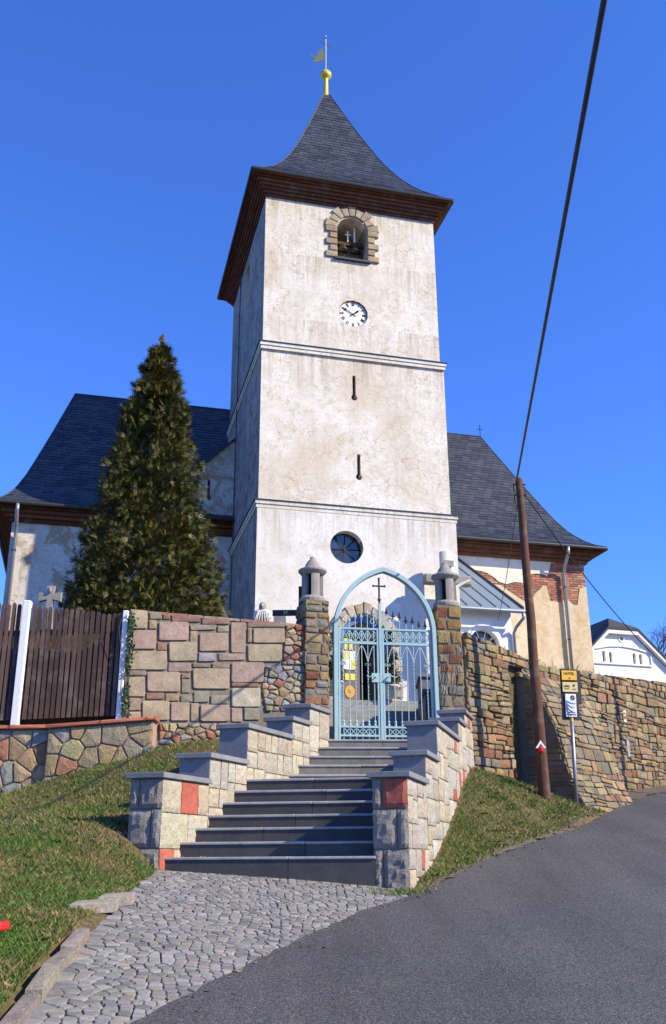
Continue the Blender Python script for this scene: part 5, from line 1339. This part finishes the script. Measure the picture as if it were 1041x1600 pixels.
def text(s, size, o, ex, ez, mat, name, parent, ext=.002, align='LEFT'):
    cu_ = bpy.data.curves.new(name, 'FONT'); cu_.body = s; cu_.size = size; cu_.extrude = ext; cu_.align_x = align; ob = bpy.data.objects.new(name, cu_); C.objects.link(ob)
    bpy.context.view_layer.update(); me = bpy.data.meshes.new_from_object(ob.evaluated_get(bpy.context.evaluated_depsgraph_get())); bpy.data.objects.remove(ob)
    ex = np.array(ex)/np.linalg.norm(ex); ez = np.array(ez)/np.linalg.norm(ez); ny = np.cross(ex, ez); off = base_of(parent)
    for v in me.vertices: v.co = Vector(np.array(o)-off+ex*v.co.x+ez*v.co.y+ny*v.co.z)
    me.materials.clear(); me.materials.append(mat); t_ = bpy.data.objects.new(name, me); C.objects.link(t_); t_.parent = parent; return t_
text('ST.', .075, at_y(443, 959.8, 16.14), (1, 0, 0), (0, 0, 1), MAT['white'], 'lettering', nb_)
mb = MB(); q = at_y(469, 985, 16.2); mb.box((q[0]-.03, 16.2, q[2]-.3), (.07, 0, 0), (0, .06, 0), (0, 0, at_y(469, 916, 16.2)[2]-q[2]+.3)); mb.build('post', MAT['pole_wood'], nb_)
gc = at_y(78, 960, 17.2); gx = thing('grave_cross', 'weathered stone grave cross with flared arms behind the picket fence', 'grave cross', gc-Z3*.9)
def flare(d, s, L): return [d*0+s*.045, d*L+s*.085, d*L-s*.085, d*0-s*.045]
X_ = np.array([1., 0, 0]); cc = at_y(78, 932, 17.2)
mb = MB(); ring = []
for d, s in ((X_, Z3), (Z3, -X_), (-X_, -Z3), (-Z3, X_)):
    L = .19; ring += [cc+d*.05-s*.05, cc+d*L-s*.08, cc+d*L+s*.08][::1]
mb.prism([cc+np.array([a, 0, b]) for a, b in ((.05,-.05),(.2,-.085),(.2,.085),(.05,.05),(.07,.21),(-.07,.21),(-.05,.05),(-.2,.085),(-.2,-.085),(-.05,-.05),(-.08,-.6),(.08,-.6))], (0, .1, 0)); mb.build('cross', MAT['concrete'], gx)
mb = MB(); mb.lathe(cc+Z3*.07+np.array([0, -.02, 0]), [(.02, 0), (.035, .03), (.03, .08), (.01, .11)], 8); mb.build('relief', MAT['concrete'], gx)

# ---------------------------------------------------------------- utility pole and cables
pb, pt_ = at_y(852, 1250, 16.), at_y(811, 748, 15.95)
pole = thing('utility_pole', 'leaning brown wooden utility pole on the grass bank', 'utility pole', pb)
mb = MB(); npt = 16; mb.tube([pb-Z3*.4+(pt_-pb)*(k/npt)+Z3*.4*(k/npt)+np.array([random.gauss(0, .006), 0, 0]) for k in range(npt+1)], [.095-.032*k/npt+random.uniform(-.003, .003) for k in range(npt+1)], 14); mb.build('shaft', MAT['pole_wood'], pole, smooth=True)
pd = (pt_-pb)/np.linalg.norm(pt_-pb)
mk = at_y(845, 1165, 15.88); 
ring = [mk+np.array([a, 0, b]) for a, b in ((-.085, -.04), (0, .085), (.085, -.04), (.05, -.04), (0, .03), (-.05, -.04))]
mb = MB(); mb.prism(ring, (0, -.012, 0)); mb.build('white_chevron', MAT['white'], pole)
mb = MB(); mb.lathe(mk+np.array([0, .02, -.12]), [(.01, 0), (.045, .03), (.05, .08), (.02, .13)], 10); mb.build('red_marker', MAT['red'], pole)
for (z, s) in ((-.12, .05), (-.32, .04)):
    p = pt_+pd*z; mb = MB(); mb.tube([p+np.array([-.12, -.02, 0]), p+np.array([.10, -.02, 0])], .014, 6); mb.tube([p+np.array([-.1, -.03, -.02]), p+np.array([-.1, -.03, -.14])], .02, 8); mb.build('bracket', MAT['iron_black'], pole)
def cable(label, a, b, sag, r, n=40, grp='overhead cables'):
    pts = [np.array(a)+(np.array(b)-np.array(a))*k/n-Z3*sag*4*(k/n)*(1-k/n) for k in range(n+1)]
    mb = MB(); mb.tube(pts, r, 6); return setp(mb.build('overhead_cable', MAT['iron_black'], smooth=True), label, 'cable', grp)
d943 = ray(943, 0); near = d943*(4.05/d943[1]); A_ = pt_+np.array([-.06, -.03, -.08])
far_end = A_+(near-A_)*1.6
cable('thick black cable running from the pole top up over the road', A_, far_end, .02, .0185)
e_ = at_y(1041, 1024, 24.); A2 = pt_+pd*-.32+np.array([.08, -.03, 0]); cable('slack black cable from the pole to the lower right', A2, A2+(e_-A2)*1.35, .42, .012)
A3 = pt_+pd*-.5+np.array([-.07, 0, 0]); cable('thin wire from the pole down to the porch roof', A3, W(6.45, .2, 6.0), .12, .008)

# ---------------------------------------------------------------- sign post
sb, st_ = at_y(901, 1262, 16.8), at_y(890, 1058, 16.8)
sign = thing('signpost', 'grey tube post with two yellow signs and a blue logo panel', 'signpost', sb)
mb = MB(); mb.tube([sb-Z3*.3, at_y(893, 1118, 16.8)], .032, 12); mb.build('post', MAT['zinc'], sign, smooth=True)
mb = MB(); mb.tube([at_y(893, 1128, 16.8), at_y(893, 1119, 16.8)], .036, 12); mb.build('collar', MAT['yellow'], sign)
sx = np.array([.985, .17, 0]); sz = (st_-sb)/np.linalg.norm(st_-sb); snm = np.cross(sx, sz); snm = snm if snm[1] < 0 else -snm
def plate(x0, y0, x1, y1, dpt, mat, name, th=.02, inset=0.):
    P_ = at_y((x0+x1)/2, (y0+y1)/2, 16.78-dpt); sc = 16.9/1508*1.03; w, h = (x1-x0)*sc, (y1-y0)*sc*1.0
    mb = MB(); mb.box(P_-sx*w/2-sz*h/2, sx*w, snm*-th, sz*h); return soften(mb.build(name, MAT[mat], sign), .004), P_, w, h
plate(897, 1048, 908, 1098, -.03, 'iron_black', 'back_channel', .08)
plate(877, 1047, 904, 1123, .0, 'iron_black', 'back_plate', .025)
o, P_, w, h = plate(877.5, 1048, 901.5, 1062.5, .03, 'yellow', 'sign_plate'); o['label'] = 'upper dark yellow direction sign'
text('HOTEL', .062, P_+snm*.003+sz*.012, sx, sz, MAT['iron_black'], 'lettering', sign, align='CENTER')
text('^', .075, P_+snm*.003-sz*.085, sx, sz, MAT['iron_black'], 'lettering', sign, align='CENTER')
o, P_, w, h = plate(879, 1066, 903, 1081, .03, 'cream_sign', 'sign_plate'); o['label'] = 'middle pale yellow information sign'
for k, (dx, dz, L) in enumerate(((-.06, .02, .08), (-.06, .0, .12), (-.06, -.035, .09), (.075, -.04, .07))):
    mb = MB(); mb.box(P_+sx*(dx-L/2)+sz*dz+snm*.002, sx*L, snm*.003, sz*.011); mb.build('sign_print', MAT['iron_black'], sign)
mb = MB(); c_ = P_+sx*.07+sz*.03+snm*.002; mb.prism([c_+sx*.018*math.cos(2*math.pi*k/10)+sz*.022*math.sin(2*math.pi*k/10)-sz*(.012 if k == 7 else 0) for k in range(10)], snm*.003); mb.build('sign_print', MAT['iron_black'], sign)
o, P_, w, h = plate(884, 1085, 901, 1119, .03, 'sign_white', 'logo_panel'); o['label'] = 'white panel with sun and blue wave logo'
c_ = P_+sx*.035+sz*.13+snm*.003
for k in range(8):
    a = 2*math.pi*k/8; d = sx*math.cos(a)+sz*math.sin(a); nn = np.cross(d, snm); mb = MB(); mb.prism([c_+d*.012-nn*.006, c_+d*.042-nn*.009, c_+d*.046, c_+d*.042+nn*.009, c_+d*.012+nn*.006], snm*.003); mb.build('logo_ray', MAT['iron_black'], sign)
for k in range(5):
    mb = MB(); ring = []; top = []
    for j in range(9):
        t_ = j/8; x_ = -.085+.165*t_*(1-.13*k); zt = .085-.035*k*1.0-(.05+.045*k)*math.sin(t_*1.7)+.02*k*t_*t_
        ring.append(P_+sx*x_+sz*(zt+.0)+snm*.003); top.append(P_+sx*x_+sz*(zt-.020*(1-.6*t_)-.004)+snm*.003)
    mb.prism(ring+top[::-1], snm*.003); mb.build('logo_wave', MAT['sign_blue' if k < 2 else 'navy'], sign)
text('MIKROREGION', .021, P_-sz*.128+snm*.004, sx, sz, MAT['navy'], 'lettering', sign, align='CENTER')
text('MORAVICE', .034, P_-sz*.168+snm*.004, sx, sz, MAT['navy'], 'lettering', sign, align='CENTER')

# ---------------------------------------------------------------- off to the right: lamp post added so its shadow crosses the long wall
foot = frr(5.45, 1.2, 0); sh = np.array([SUN_DIR.x, SUN_DIR.y, 0]); sh = sh/np.linalg.norm(sh); lp = foot+sh*6.5
unseen = thing('unseen_post', 'tall slim lamp post across the road, added to cast a shadow on the long wall', 'lamp post', (lp[0], lp[1], 1.0))
mb = MB(); mb.tube([(lp[0], lp[1], .5), (lp[0]-.25, lp[1], 9.5)], [.10, .06], 10); mb.build('post', MAT['concrete'], unseen)
mb = MB(); mb.box((lp[0]-1.0, lp[1]-.1, 9.45), (.8, 0, .05), (0, .2, 0), (0, 0, .12)); mb.build('unseen_head', MAT['zinc'], unseen)

# ---------------------------------------------------------------- white house in the distance
HAZ = 72; HP = at_y(968, 1000, 60.); he = azdir(HAZ); hn = np.array([he[1], -he[0], 0.])
house = thing('white_house', 'white gabled house with half hipped dark roof beyond the long wall', 'house', (HP[0], HP[1], 3.4))
def hq(x, y): q = on_plane(x, y, HP[:2], HAZ); return ((q-HP)@he, q[2])
def Hh(a, z, n=0.): return np.array([HP[0], HP[1], 0])+he*a+hn*n+Z3*z
gL, gR = hq(949, 983), hq(991, 991); zt_ = (gL[1]+gR[1])/2; mid = (gL[0]+gR[0])/2; hwt = (gR[0]-gL[0])/2
sl_ = (zt_-hq(1041, 1038)[1])/(hq(1041, 1038)[0]-gR[0]); zev = zt_-sl_*2.6
ring = [Hh(mid-hwt-2.6, 3.0), Hh(mid+hwt+2.6, 3.0), Hh(mid+hwt+2.6, zev), Hh(mid+hwt, zt_), Hh(mid-hwt, zt_), Hh(mid-hwt-2.6, zev)]
mb = MB(); mb.prism(ring, -hn*9); hw_ = mb.build('wall', MAT['white_plaster'], house)
wins = []
for (x, y) in ((944, 1025), (954.5, 1026.5), (991.5, 1028.5), (1001.5, 1030)):
    a, z = hq(x, y); wins.append((a, z)); mb = MB(); mb.prism([Hh(a-.11, z-.36, .3), Hh(a+.11, z-.36, .3)]+[Hh(a+.11*math.cos(math.pi*k/8), z+.22+.11*math.sin(math.pi*k/8), .3) for k in range(9)], -hn*.55); cut_local(hw_, mb)
a_, z_ = hq(971, 998); mb = MB(); mb.prism([Hh(a_+.13*math.cos(2*math.pi*k/14), z_+.13*math.sin(2*math.pi*k/14), .3) for k in range(14)], -hn*.55); cut_local(hw_, mb)
for (a, z) in wins: mb = MB(); mb.box(Hh(a-.14, z-.4, -.2), he*.28, -hn*.03, Z3*.8); w_ = mb.build('window', MAT['glass'], house)
mb = MB(); mb.box(Hh(a_-.16, z_-.16, -.2), he*.32, -hn*.03, Z3*.32); mb.build('round_window', MAT['glass'], house)
mb = MB()
for k in range(16):
    a0, a1 = 2*math.pi*k/16, 2*math.pi*(k+1)/16; mb.prism([Hh(a_+r*math.cos(a), z_+r*math.sin(a), .0) for r, a in ((.14, a0), (.22, a0), (.22, a1), (.14, a1))], hn*.05)
mb.build('window_surround', MAT['white_plaster'], house)
l0, l1_ = hq(925, 1034), hq(1019, 1042); zc = (l0[1]+l1_[1])/2
mb = MB(); mb.box(Hh(l0[0]-1.0, zc-.05), he*(l1_[0]-l0[0]+1.0), hn*.10, Z3*.10); mb.build('ledge', MAT['white_plaster'], house)
mb = MB(); prev = None; aa = [hq(x, y) for x, y in ((930, 1014), (950, 1010.5), (970, 1010.5), (990, 1014), (1017, 1022))]
for (a, z), (a2, z2) in zip(aa, aa[1:]): mb.prism([Hh(a, z), Hh(a2, z2), Hh(a2, z2+.10), Hh(a, z+.10)], hn*.09)
a, z = aa[-1]; mb.prism([Hh(a-.10, zc), Hh(a, zc), Hh(a, z), Hh(a-.10, z)], hn*.085); mb.build('blind_arch_moulding', MAT['white_plaster'], house)
ov = .35; rid = zt_+1.0
A_l, A_r = Hh(mid-hwt-.1, zt_+.05, ov), Hh(mid+hwt+.1, zt_+.05, ov); R_f, R_b = Hh(mid, rid, -1.2), Hh(mid, rid, -9)
E_l, E_r, E_lb, E_rb = Hh(mid-hwt-2.9, zev-sl_*.3+.05, ov), Hh(mid+hwt+2.9, zev-sl_*.3+.05, ov), Hh(mid-hwt-2.9, zev-sl_*.3+.05, -9), Hh(mid+hwt+2.9, zev-sl_*.3+.05, -9)
def slab(pts, t_, mat, name):
    mb = MB(); mb.prism(pts, Z3*t_); return mb.build(name, mat, house)
mb = MB()
for tri in ([A_l, A_r, R_f], [A_r, E_r, E_rb, R_b, R_f], [A_l, R_f, R_b, E_lb, E_l]): mb.prism(tri, Z3*.16)
MAT['dark_tile'] = simple('dark_roof_tile', (.05, .045, .042), .8, var=.4, sc=6, bump=.8, bsc=12, bd=.03)
mb.build('roof', MAT['dark_tile'], house)
mb = MB()
for p, q in ((A_l, A_r), (A_r, E_r), (A_l, E_l)): mb.prism([p-hn*.05-Z3*.26, q-hn*.05-Z3*.26, q-hn*.05-Z3*.01, p-hn*.05-Z3*.01], -hn*.3)
mb.build('bargeboard', MAT['white_plaster'], house)

# ---------------------------------------------------------------- plants
def branch(mb, p, d, L, r, depth):
    n = 3; pts = [p]; q = p.copy(); dd = d.copy()
    for k in range(n): dd = dd+np.array([random.gauss(0, .12), random.gauss(0, .12), random.gauss(.03, .06)]); dd /= np.linalg.norm(dd); q = q+dd*L/n; pts.append(q)
    mb.tube(pts, [r*(1-.45*k/n) for k in range(n+1)], 5 if depth < 3 else 3)
    if depth >= 5: return
    for k in range(random.choice((2, 3))):
        a = random.uniform(0, 6.28); s = random.uniform(.35, .75); perp = np.cross(dd, [math.cos(a), math.sin(a), .2]); perp /= np.linalg.norm(perp)
        nd = dd+perp*s; nd /= np.linalg.norm(nd); branch(mb, pts[random.choice((2, 3, 3))], nd, L*random.uniform(.6, .82), r*.55, depth+1)
for px_, yb, lab in ((1026, 46., 'bare leafless tree behind the white house at the right edge'), (1062, 44., 'bare leafless tree just beyond the right edge')):
    b0 = at_y(px_, 1010, 75.); bt = thing('bare_tree', lab, 'tree', (b0[0], b0[1], 3.3)); mb = MB()
    trunk_top = np.array([b0[0], b0[1], b0[2]-1.6]); mb.tube([(b0[0], b0[1], 3.2), trunk_top], [.28, .16], 8); mb.build('trunk', MAT['twig'], bt)
    mb = MB()
    for k in range(5): a = k*1.26; branch(mb, trunk_top-Z3*.3*random.random(), np.array([math.cos(a)*.5, math.sin(a)*.5, .85]), 1.3, .09, 0)
    mb.build('crown', MAT['twig'], bt)
def spray_mesh(mb_v, mb_f, p, d, size): mb_v.append((p, d, size))
def spray_build(items):
    # flat fans of scale-leaf twigs, all at once
    P = np.array([i[0] for i in items]); D = np.array([i[1] for i in items]); S = np.array([i[2] for i in items]); k = len(items)
    D = D/np.linalg.norm(D, axis=1)[:, None]; s = np.cross(D, rng.normal(size=(k, 3))); s /= np.linalg.norm(s, axis=1)[:, None]; nn = np.cross(D, s); out = []
    for a in (-.75, -.38, 0., .36, .72):
        t_ = D*math.cos(a)+s*math.sin(a); L = (S*(1.1-.45*abs(a))*rng.uniform(.75, 1.2, k))[:, None]; w = np.cross(t_, nn)*(S*.06)[:, None]; b_ = P+t_*(S*.12)[:, None]
        out.append(np.stack([b_-w*.6, b_+w*.6, b_+t_*L*.55+w, b_+t_*L, b_+t_*L*.55-w], 1))
    V = np.concatenate(out, 0).reshape(-1, 3); return V, np.arange(len(V)).reshape(-1, 5).tolist()
def conifer(name, label, base, H, R, nspray, size, seed, squat=.02):
    global rng
    rng = np.random.default_rng(seed); th = thing(name, label, 'tree' if H > 3 else 'shrub', base); base = np.array(base)
    mb = MB(); mb.tube([base-Z3*.1, base+Z3*H*.5, base+Z3*H*.96], [R*.09, R*.05, .01], 8); mb.build('trunk', MAT['bark'], th)
    lumps = [(rng.uniform(.03, .98), rng.uniform(0, 2*math.pi), rng.uniform(.5, 1.)) for _ in range(160)]
    V = []; F = []; limbs = MB()
    for k in range(46):
        t = rng.uniform(.06, .9); a = rng.uniform(0, 6.28); r = R*(1-t)**.8*.8; p0 = base+Z3*H*(t-.04); p1 = base+Z3*H*(t+.04)+np.array([math.cos(a), math.sin(a), 0])*r; limbs.tube([p0, (p0+p1)/2-Z3*.03, p1], [.03, .02, .008], 5)
    limbs.build('limbs', MAT['bark'], th)
    ncl = int(nspray/38)
    for i in range(ncl):
        t = 1-math.sqrt(rng.uniform(0, 1)) if i % 8 else rng.uniform(.55, 1); t = min(.97, max(.004, t)); a = i*2.399963+rng.normal()*.25
        env = R*min(1, (1-t)**.66*1.02)*(1 if t > squat*6 else .82+.18*t/(squat*6))
        depth = rng.choice([1., 1., .93, .80, .62]); rr_ = env*depth*rng.uniform(.86, 1.10); cs_ = np.array([math.cos(a), math.sin(a), 0]); tng = np.array([-cs_[1], cs_[0], 0])
        c0 = base+Z3*(H*t)+cs_*rr_; sz_ = size*rng.uniform(1.0, 1.9)*(1.15-.45*t)*min(1, (1-t)*2.5+.3)
        up = rng.uniform(.25, 1.0)
        for j in range(38):
            q = abs(rng.normal())*.8; p = c0-cs_*q*sz_*1.4+tng*rng.normal()*sz_*.62+Z3*(rng.normal()*sz_*.5-q*sz_*.8*up)
            d = cs_*rng.uniform(.5, 1.)+Z3*rng.uniform(.1, 1.1)*up+rng.normal(size=3)*.32+tng*((p-c0)@tng)/sz_*.8
            spray_mesh(V, F, p, d, size*rng.uniform(.55, 1.05))
    for i in range(60):                       # tip
        t = rng.uniform(.93, 1.015); p = base+Z3*H*t+rng.normal(size=3)*[.06, .06, .03]*(1.05-t)*6; spray_mesh(V, F, p, Z3+rng.normal(size=3)*.35, size*.8)
    V, F = spray_build(V); me = bpy.data.meshes.new('crown'); off = base_of(th); me.from_pydata((np.array(V)-off).tolist(), [], F); me.materials.append(MAT['thuja']); o = bpy.data.objects.new('crown', me); C.objects.link(o); o.parent = th
    return th
conifer('thuja_tree', 'tall conical thuja with olive and rust foliage left of the tower', (-3.72, 18.5, 3.3), 7.4, 1.70, 32000, .155, 3)
for (px_, py_, Y, H, R, lab, w_) in ((612, 1100, 21.9, 1.25, .26, 'small dark evergreen shrub in a pot right of the church door', 1), (523, 1105, 21.0, 1.25, .22, 'small evergreen shrub in a pot left of the church door', 0)):
    p = at_y(px_, py_, Y); b0 = np.array([p[0], p[1], 3.46 if not w_ else 3.52])
    tp = thing('plant_pot', 'pale pot under the small evergreen '+('right' if w_ else 'left')+' of the church door', 'pot', b0); mb = MB(); mb.lathe(b0, [(.12, 0), (.17, .24), (.19, .25), (.19, .29), (.15, .28)], 14); mb.build('pot_body', MAT['statue'], tp, smooth=True)
    conifer('evergreen_shrub', lab, b0+Z3*.26, H, R, 1300, .075, 11+w_)
# dry wall-top weeds and grass
def blades(name, region, n, hmin, hmax, seed, zf=None, label=None, avoid=(), dens=None):
    r = np.random.default_rng(seed); xs_ = [q[0] for q in region]; ys_ = [q[1] for q in region]
    X = r.uniform(min(xs_), max(xs_), n*2); Y = r.uniform(min(ys_), max(ys_), n*2)
    ok = inside_np(X, Y, region)
    for a in avoid: ok &= ~inside_np(X, Y, a)
    if dens is not None: ok &= r.uniform(size=len(X)) < dens(X, Y)
    X, Y = X[ok][:n], Y[ok][:n]; k = len(X); Z = (zf(X, Y) if zf else zterrain(X, Y))-.006
    H = r.uniform(hmin, hmax, k)*(.6+.8*r.uniform(size=k)**2); A = r.uniform(0, 2*np.pi, k); le = r.uniform(.1, 1.1, k)*H
    w = r.uniform(.002, .0042, k); cxs, sn = np.cos(A), np.sin(A); B_ = r.uniform(0, 2*np.pi, k)
    P0 = np.c_[X-cxs*w, Y-sn*w, Z]; P1 = np.c_[X+cxs*w, Y+sn*w, Z]; P2 = np.c_[X+np.cos(B_)*le*.45+cxs*w*.6, Y+np.sin(B_)*le*.45+sn*w*.6, Z+H*.65]; P3 = np.c_[X+np.cos(B_)*le, Y+np.sin(B_)*le, Z+H]
    V = np.stack([P0, P1, P2, P3], 1).reshape(-1, 3); me = bpy.data.meshes.new(name)
    me.vertices.add(4*k); me.vertices.foreach_set('co', V.ravel()); me.loops.add(4*k); me.loops.foreach_set('vertex_index', np.arange(4*k)); me.polygons.add(k); me.polygons.foreach_set('loop_start', np.arange(0, 4*k, 4)); me.polygons.foreach_set('loop_total', np.full(k, 4)); me.update(calc_edges=True); me.validate()
    me.materials.append(MAT['grass']); o = bpy.data.objects.new(name, me); C.objects.link(o); return setp(o, label, None, None, 'stuff')
def patchy(X, Y): return .22+.78*(np.sin(X*4.1+2*np.sin(Y*2.9))*np.sin(Y*3.7+X)*.5+.5)
apr_avoid = [(-1.95, 0), (-1.98, 6.3), (-2.0, 9.0), (-1.86, 11.15), (3, 10.8), (3, 0)]
LW = [tuple((LP+LDIR*s-azdir(99)*o)[:2]) for s, o in ((-.15, -.02), (4.7, -.02), (4.7, .42), (-.15, .42))]
blades('grass', [(-1.72, 3), (-1.80, 5.0), (-1.88, 6.3), (-1.97, 7.6), (-2.0, 9), (-1.9, 11.0), (-.4, 15.2), (-2.5, 14.5), (-6.2, 14.35), (-6.2, 3)], 240000, .022, .055, 1, avoid=[LW], dens=patchy, label='worn lawn grass left of the stairs')
blades('grass', [(-2.6, 3.5), (-1.74, 3.5), (-1.80, 5.0), (-1.88, 6.3), (-1.97, 7.6), (-2.0, 9), (-1.9, 11.0), (-3.6, 11.0), (-3.4, 8)], 130000, .02, .045, 4, dens=patchy, label='short grass along the kerb of the cobbled apron')
RW = [tuple((RP+RDIR*s-azdir(97)*o)[:2]) for s, o in ((-.1, -.04), (5.8, -.04), (5.8, .5), (-.1, .5))]
blades('grass', [(.92, 10.75), (1.26, 11.5), (1.84, 12.6), (2.64, 13.9), (3.52, 15.1), (4.3, 16.5), (4.75, 17.5), (3.6, 17.7), (2.3, 16.4), (2.1, 15.8), (.75, 10.85)], 140000, .022, .06, 2, avoid=[RW], dens=patchy, label='green grass bank between the right stair wall and the road')
# weeds in the setts' outer joints and at the wall feet
blades('weeds', [(.35, 10.35), (.95, 10.5), (.98, 10.85), (.8, 10.75), (.35, 10.75)], 1500, .02, .05, 5, zf=lambda X, Y: zroad(X, Y)-.0, label='tufts of weed at the foot of the right stair wall')
rw_pts = frr(0, 0, -.3), frr(5.5, 0, -.3), frr(5.5, 0, -.02), frr(0, 0, -.02)
blades('weeds', [tuple(q[:2]) for q in rw_pts], 1800, .05, .16, 6, zf=lambda X, Y: np.array([rtop(((x-WRP3[0])*we[0]+(y-WRP3[1])*we[1]))-.04 for x, y in zip(X, Y)]), label='dry weeds growing on top of the long rubble wall')
# leafy weed tufts in the lawn
V = []; F = []; rng = np.random.default_rng(21)
for k in range(150):
    if k < 75: x, y = rng.uniform(-5.5, -2.1), rng.uniform(5.5, 14)
    else: y = rng.uniform(11.3, 16.5); x = rng.uniform(.95+(y-10.8)*.29, .95+(y-10.8)*.29+1.1)
    if inside((x, y), ROAD) or (k < 75 and inside((x, y), LW)): continue
    z = float(zterrain(np.array([x]), np.array([y]))[0])
    for j in range(rng.integers(8, 22)):
        a = rng.uniform(0, 6.28); r = rng.uniform(.0, .09); b = np.array([x+math.cos(a)*r, y+math.sin(a)*r, z+.01]); d = np.array([math.cos(a), math.sin(a), rng.uniform(.4, 1.4)]); d /= np.linalg.norm(d); L = rng.uniform(.03, .075); w = np.cross(d, Z3); w = w/np.linalg.norm(w)*L*.22; n = len(V)
        V += [b, b+d*L*.5+w, b+d*L-Z3*L*.15, b+d*L*.5-w]; F += [(n, n+1, n+2, n+3)]
me = bpy.data.meshes.new('lawn_weeds'); me.from_pydata(np.array(V).tolist(), [], F); m_, nt, b = nmat('weed_leaf'); t = NT(nt); t.link(t.mix(t.rand(), (.04, .10, .012), (.085, .16, .025)), b.inputs['Base Color']); b.inputs['Roughness'].default_value = .55
me.materials.append(m_); o = bpy.data.objects.new('lawn_weeds', me); C.objects.link(o); setp(o, 'broad leaved green weeds scattered in the lawn', kind='stuff')
# fallen leaves on the lawn, in the stair corners and along the road edge
V = []; F = []; rng = np.random.default_rng(5)
def leaf_at(x, y, z):
    s = rng.uniform(.010, .024); a = rng.uniform(0, 6.28); c_ = np.array([math.cos(a), math.sin(a), rng.normal()*.25])*s; d_ = np.array([-math.sin(a), math.cos(a), rng.normal()*.25])*s*.6; p = np.array([x, y, z+.012]); n = len(V)
    V.extend([p-c_, p+d_, p+c_, p-d_]); F.append((n, n+1, n+2, n+3))
for k in range(700):
    if k < 420: x, y = rng.uniform(-5.2, -1.95), rng.uniform(4.5, 14)
    else: y = rng.uniform(10.9, 16.3); x = rng.uniform(.95+(y-10.8)*.28, 1.1+(y-10.8)*.60)
    if inside((x, y), ROAD) or inside((x, y), STAIR): continue
    leaf_at(x, y, float(zterrain(np.array([x]), np.array([y]))[0])+.02)
for k in range(160):
    i = rng.integers(2, 14); t_ = rng.uniform(); a, b_ = ROAD[i], ROAD[i+1]; x = a[0]+(b_[0]-a[0])*t_+abs(rng.normal())*.12; y = a[1]+(b_[1]-a[1])*t_; leaf_at(x, y, float(zroad(x, y))+.008)
for k in range(60):
    j = rng.integers(0, 7); p = LP+LDIR*(S_K[j]+rng.uniform(.03, .26))+azdir(95)*abs(rng.normal())*.35; leaf_at(p[0], p[1], Z_K[j]-.004)
me = bpy.data.meshes.new('fallen_leaves'); me.from_pydata(np.array(V).tolist(), [], F); m_, nt, b = nmat('dead_leaf'); t = NT(nt); t.link(t.mix(t.rand(), (.09, .05, .02), (.30, .20, .10)), b.inputs['Base Color']); b.inputs['Roughness'].default_value = .8
me.materials.append(m_); o = bpy.data.objects.new('fallen_leaves', me); C.objects.link(o); setp(o, 'brown dead leaves scattered on lawn and road edge', kind='stuff')
# fallen stems on the dark strip at the foot of the pillar's dry creeper
cr = thing('dry_creeper', 'bare dry creeper stems climbing the right gate pillar', 'creeper', at_y(712, 1090, 16.0)); mb = MB()
for k in range(5):
    p = at_y(710+random.uniform(-3, 5), 1092, 16.04); path = [p]
    for j in range(9): p = p+np.array([random.uniform(-.025, .035), .006, random.uniform(.10, .16)]); path.append(p)
    mb.tube(path, [.008-.0006*j for j in range(10)], 5)
mb.build('stems', MAT['twig'], cr)

# ---------------------------------------------------------------- red bench whose end shows at the left edge
rb0 = at_y(13, 1446, 7.1); zg = float(zterrain(np.array([rb0[0]-.4]), np.array([7.1]))[0])
bench = thing('red_bench', 'red rounded plank end at the left edge above the lawn', 'bench', (rb0[0]-.6, 7.1, zg))
mb = MB(); ring = [(rb0[0]-1.4, 6.98, rb0[2]), (rb0[0]-.06, 6.98, rb0[2])]+[(rb0[0]-.06+.06*math.sin(math.pi*k/8), 7.1-.12*math.cos(math.pi*k/8), rb0[2]) for k in range(1, 8)]+[(rb0[0]-.06, 7.22, rb0[2]), (rb0[0]-1.4, 7.22, rb0[2])]
mb.prism([np.array(q)-Z3*.03 for q in ring], Z3*.055); soften(mb.build('plank', MAT['red'], bench), .012, 2)
for dx in (.35, 1.2): mb = MB(); mb.tube([(rb0[0]-dx, 7.1, zg-.1), (rb0[0]-dx, 7.1, rb0[2]-.03)], .03, 8); mb.build('leg', MAT['iron_black'], bench)
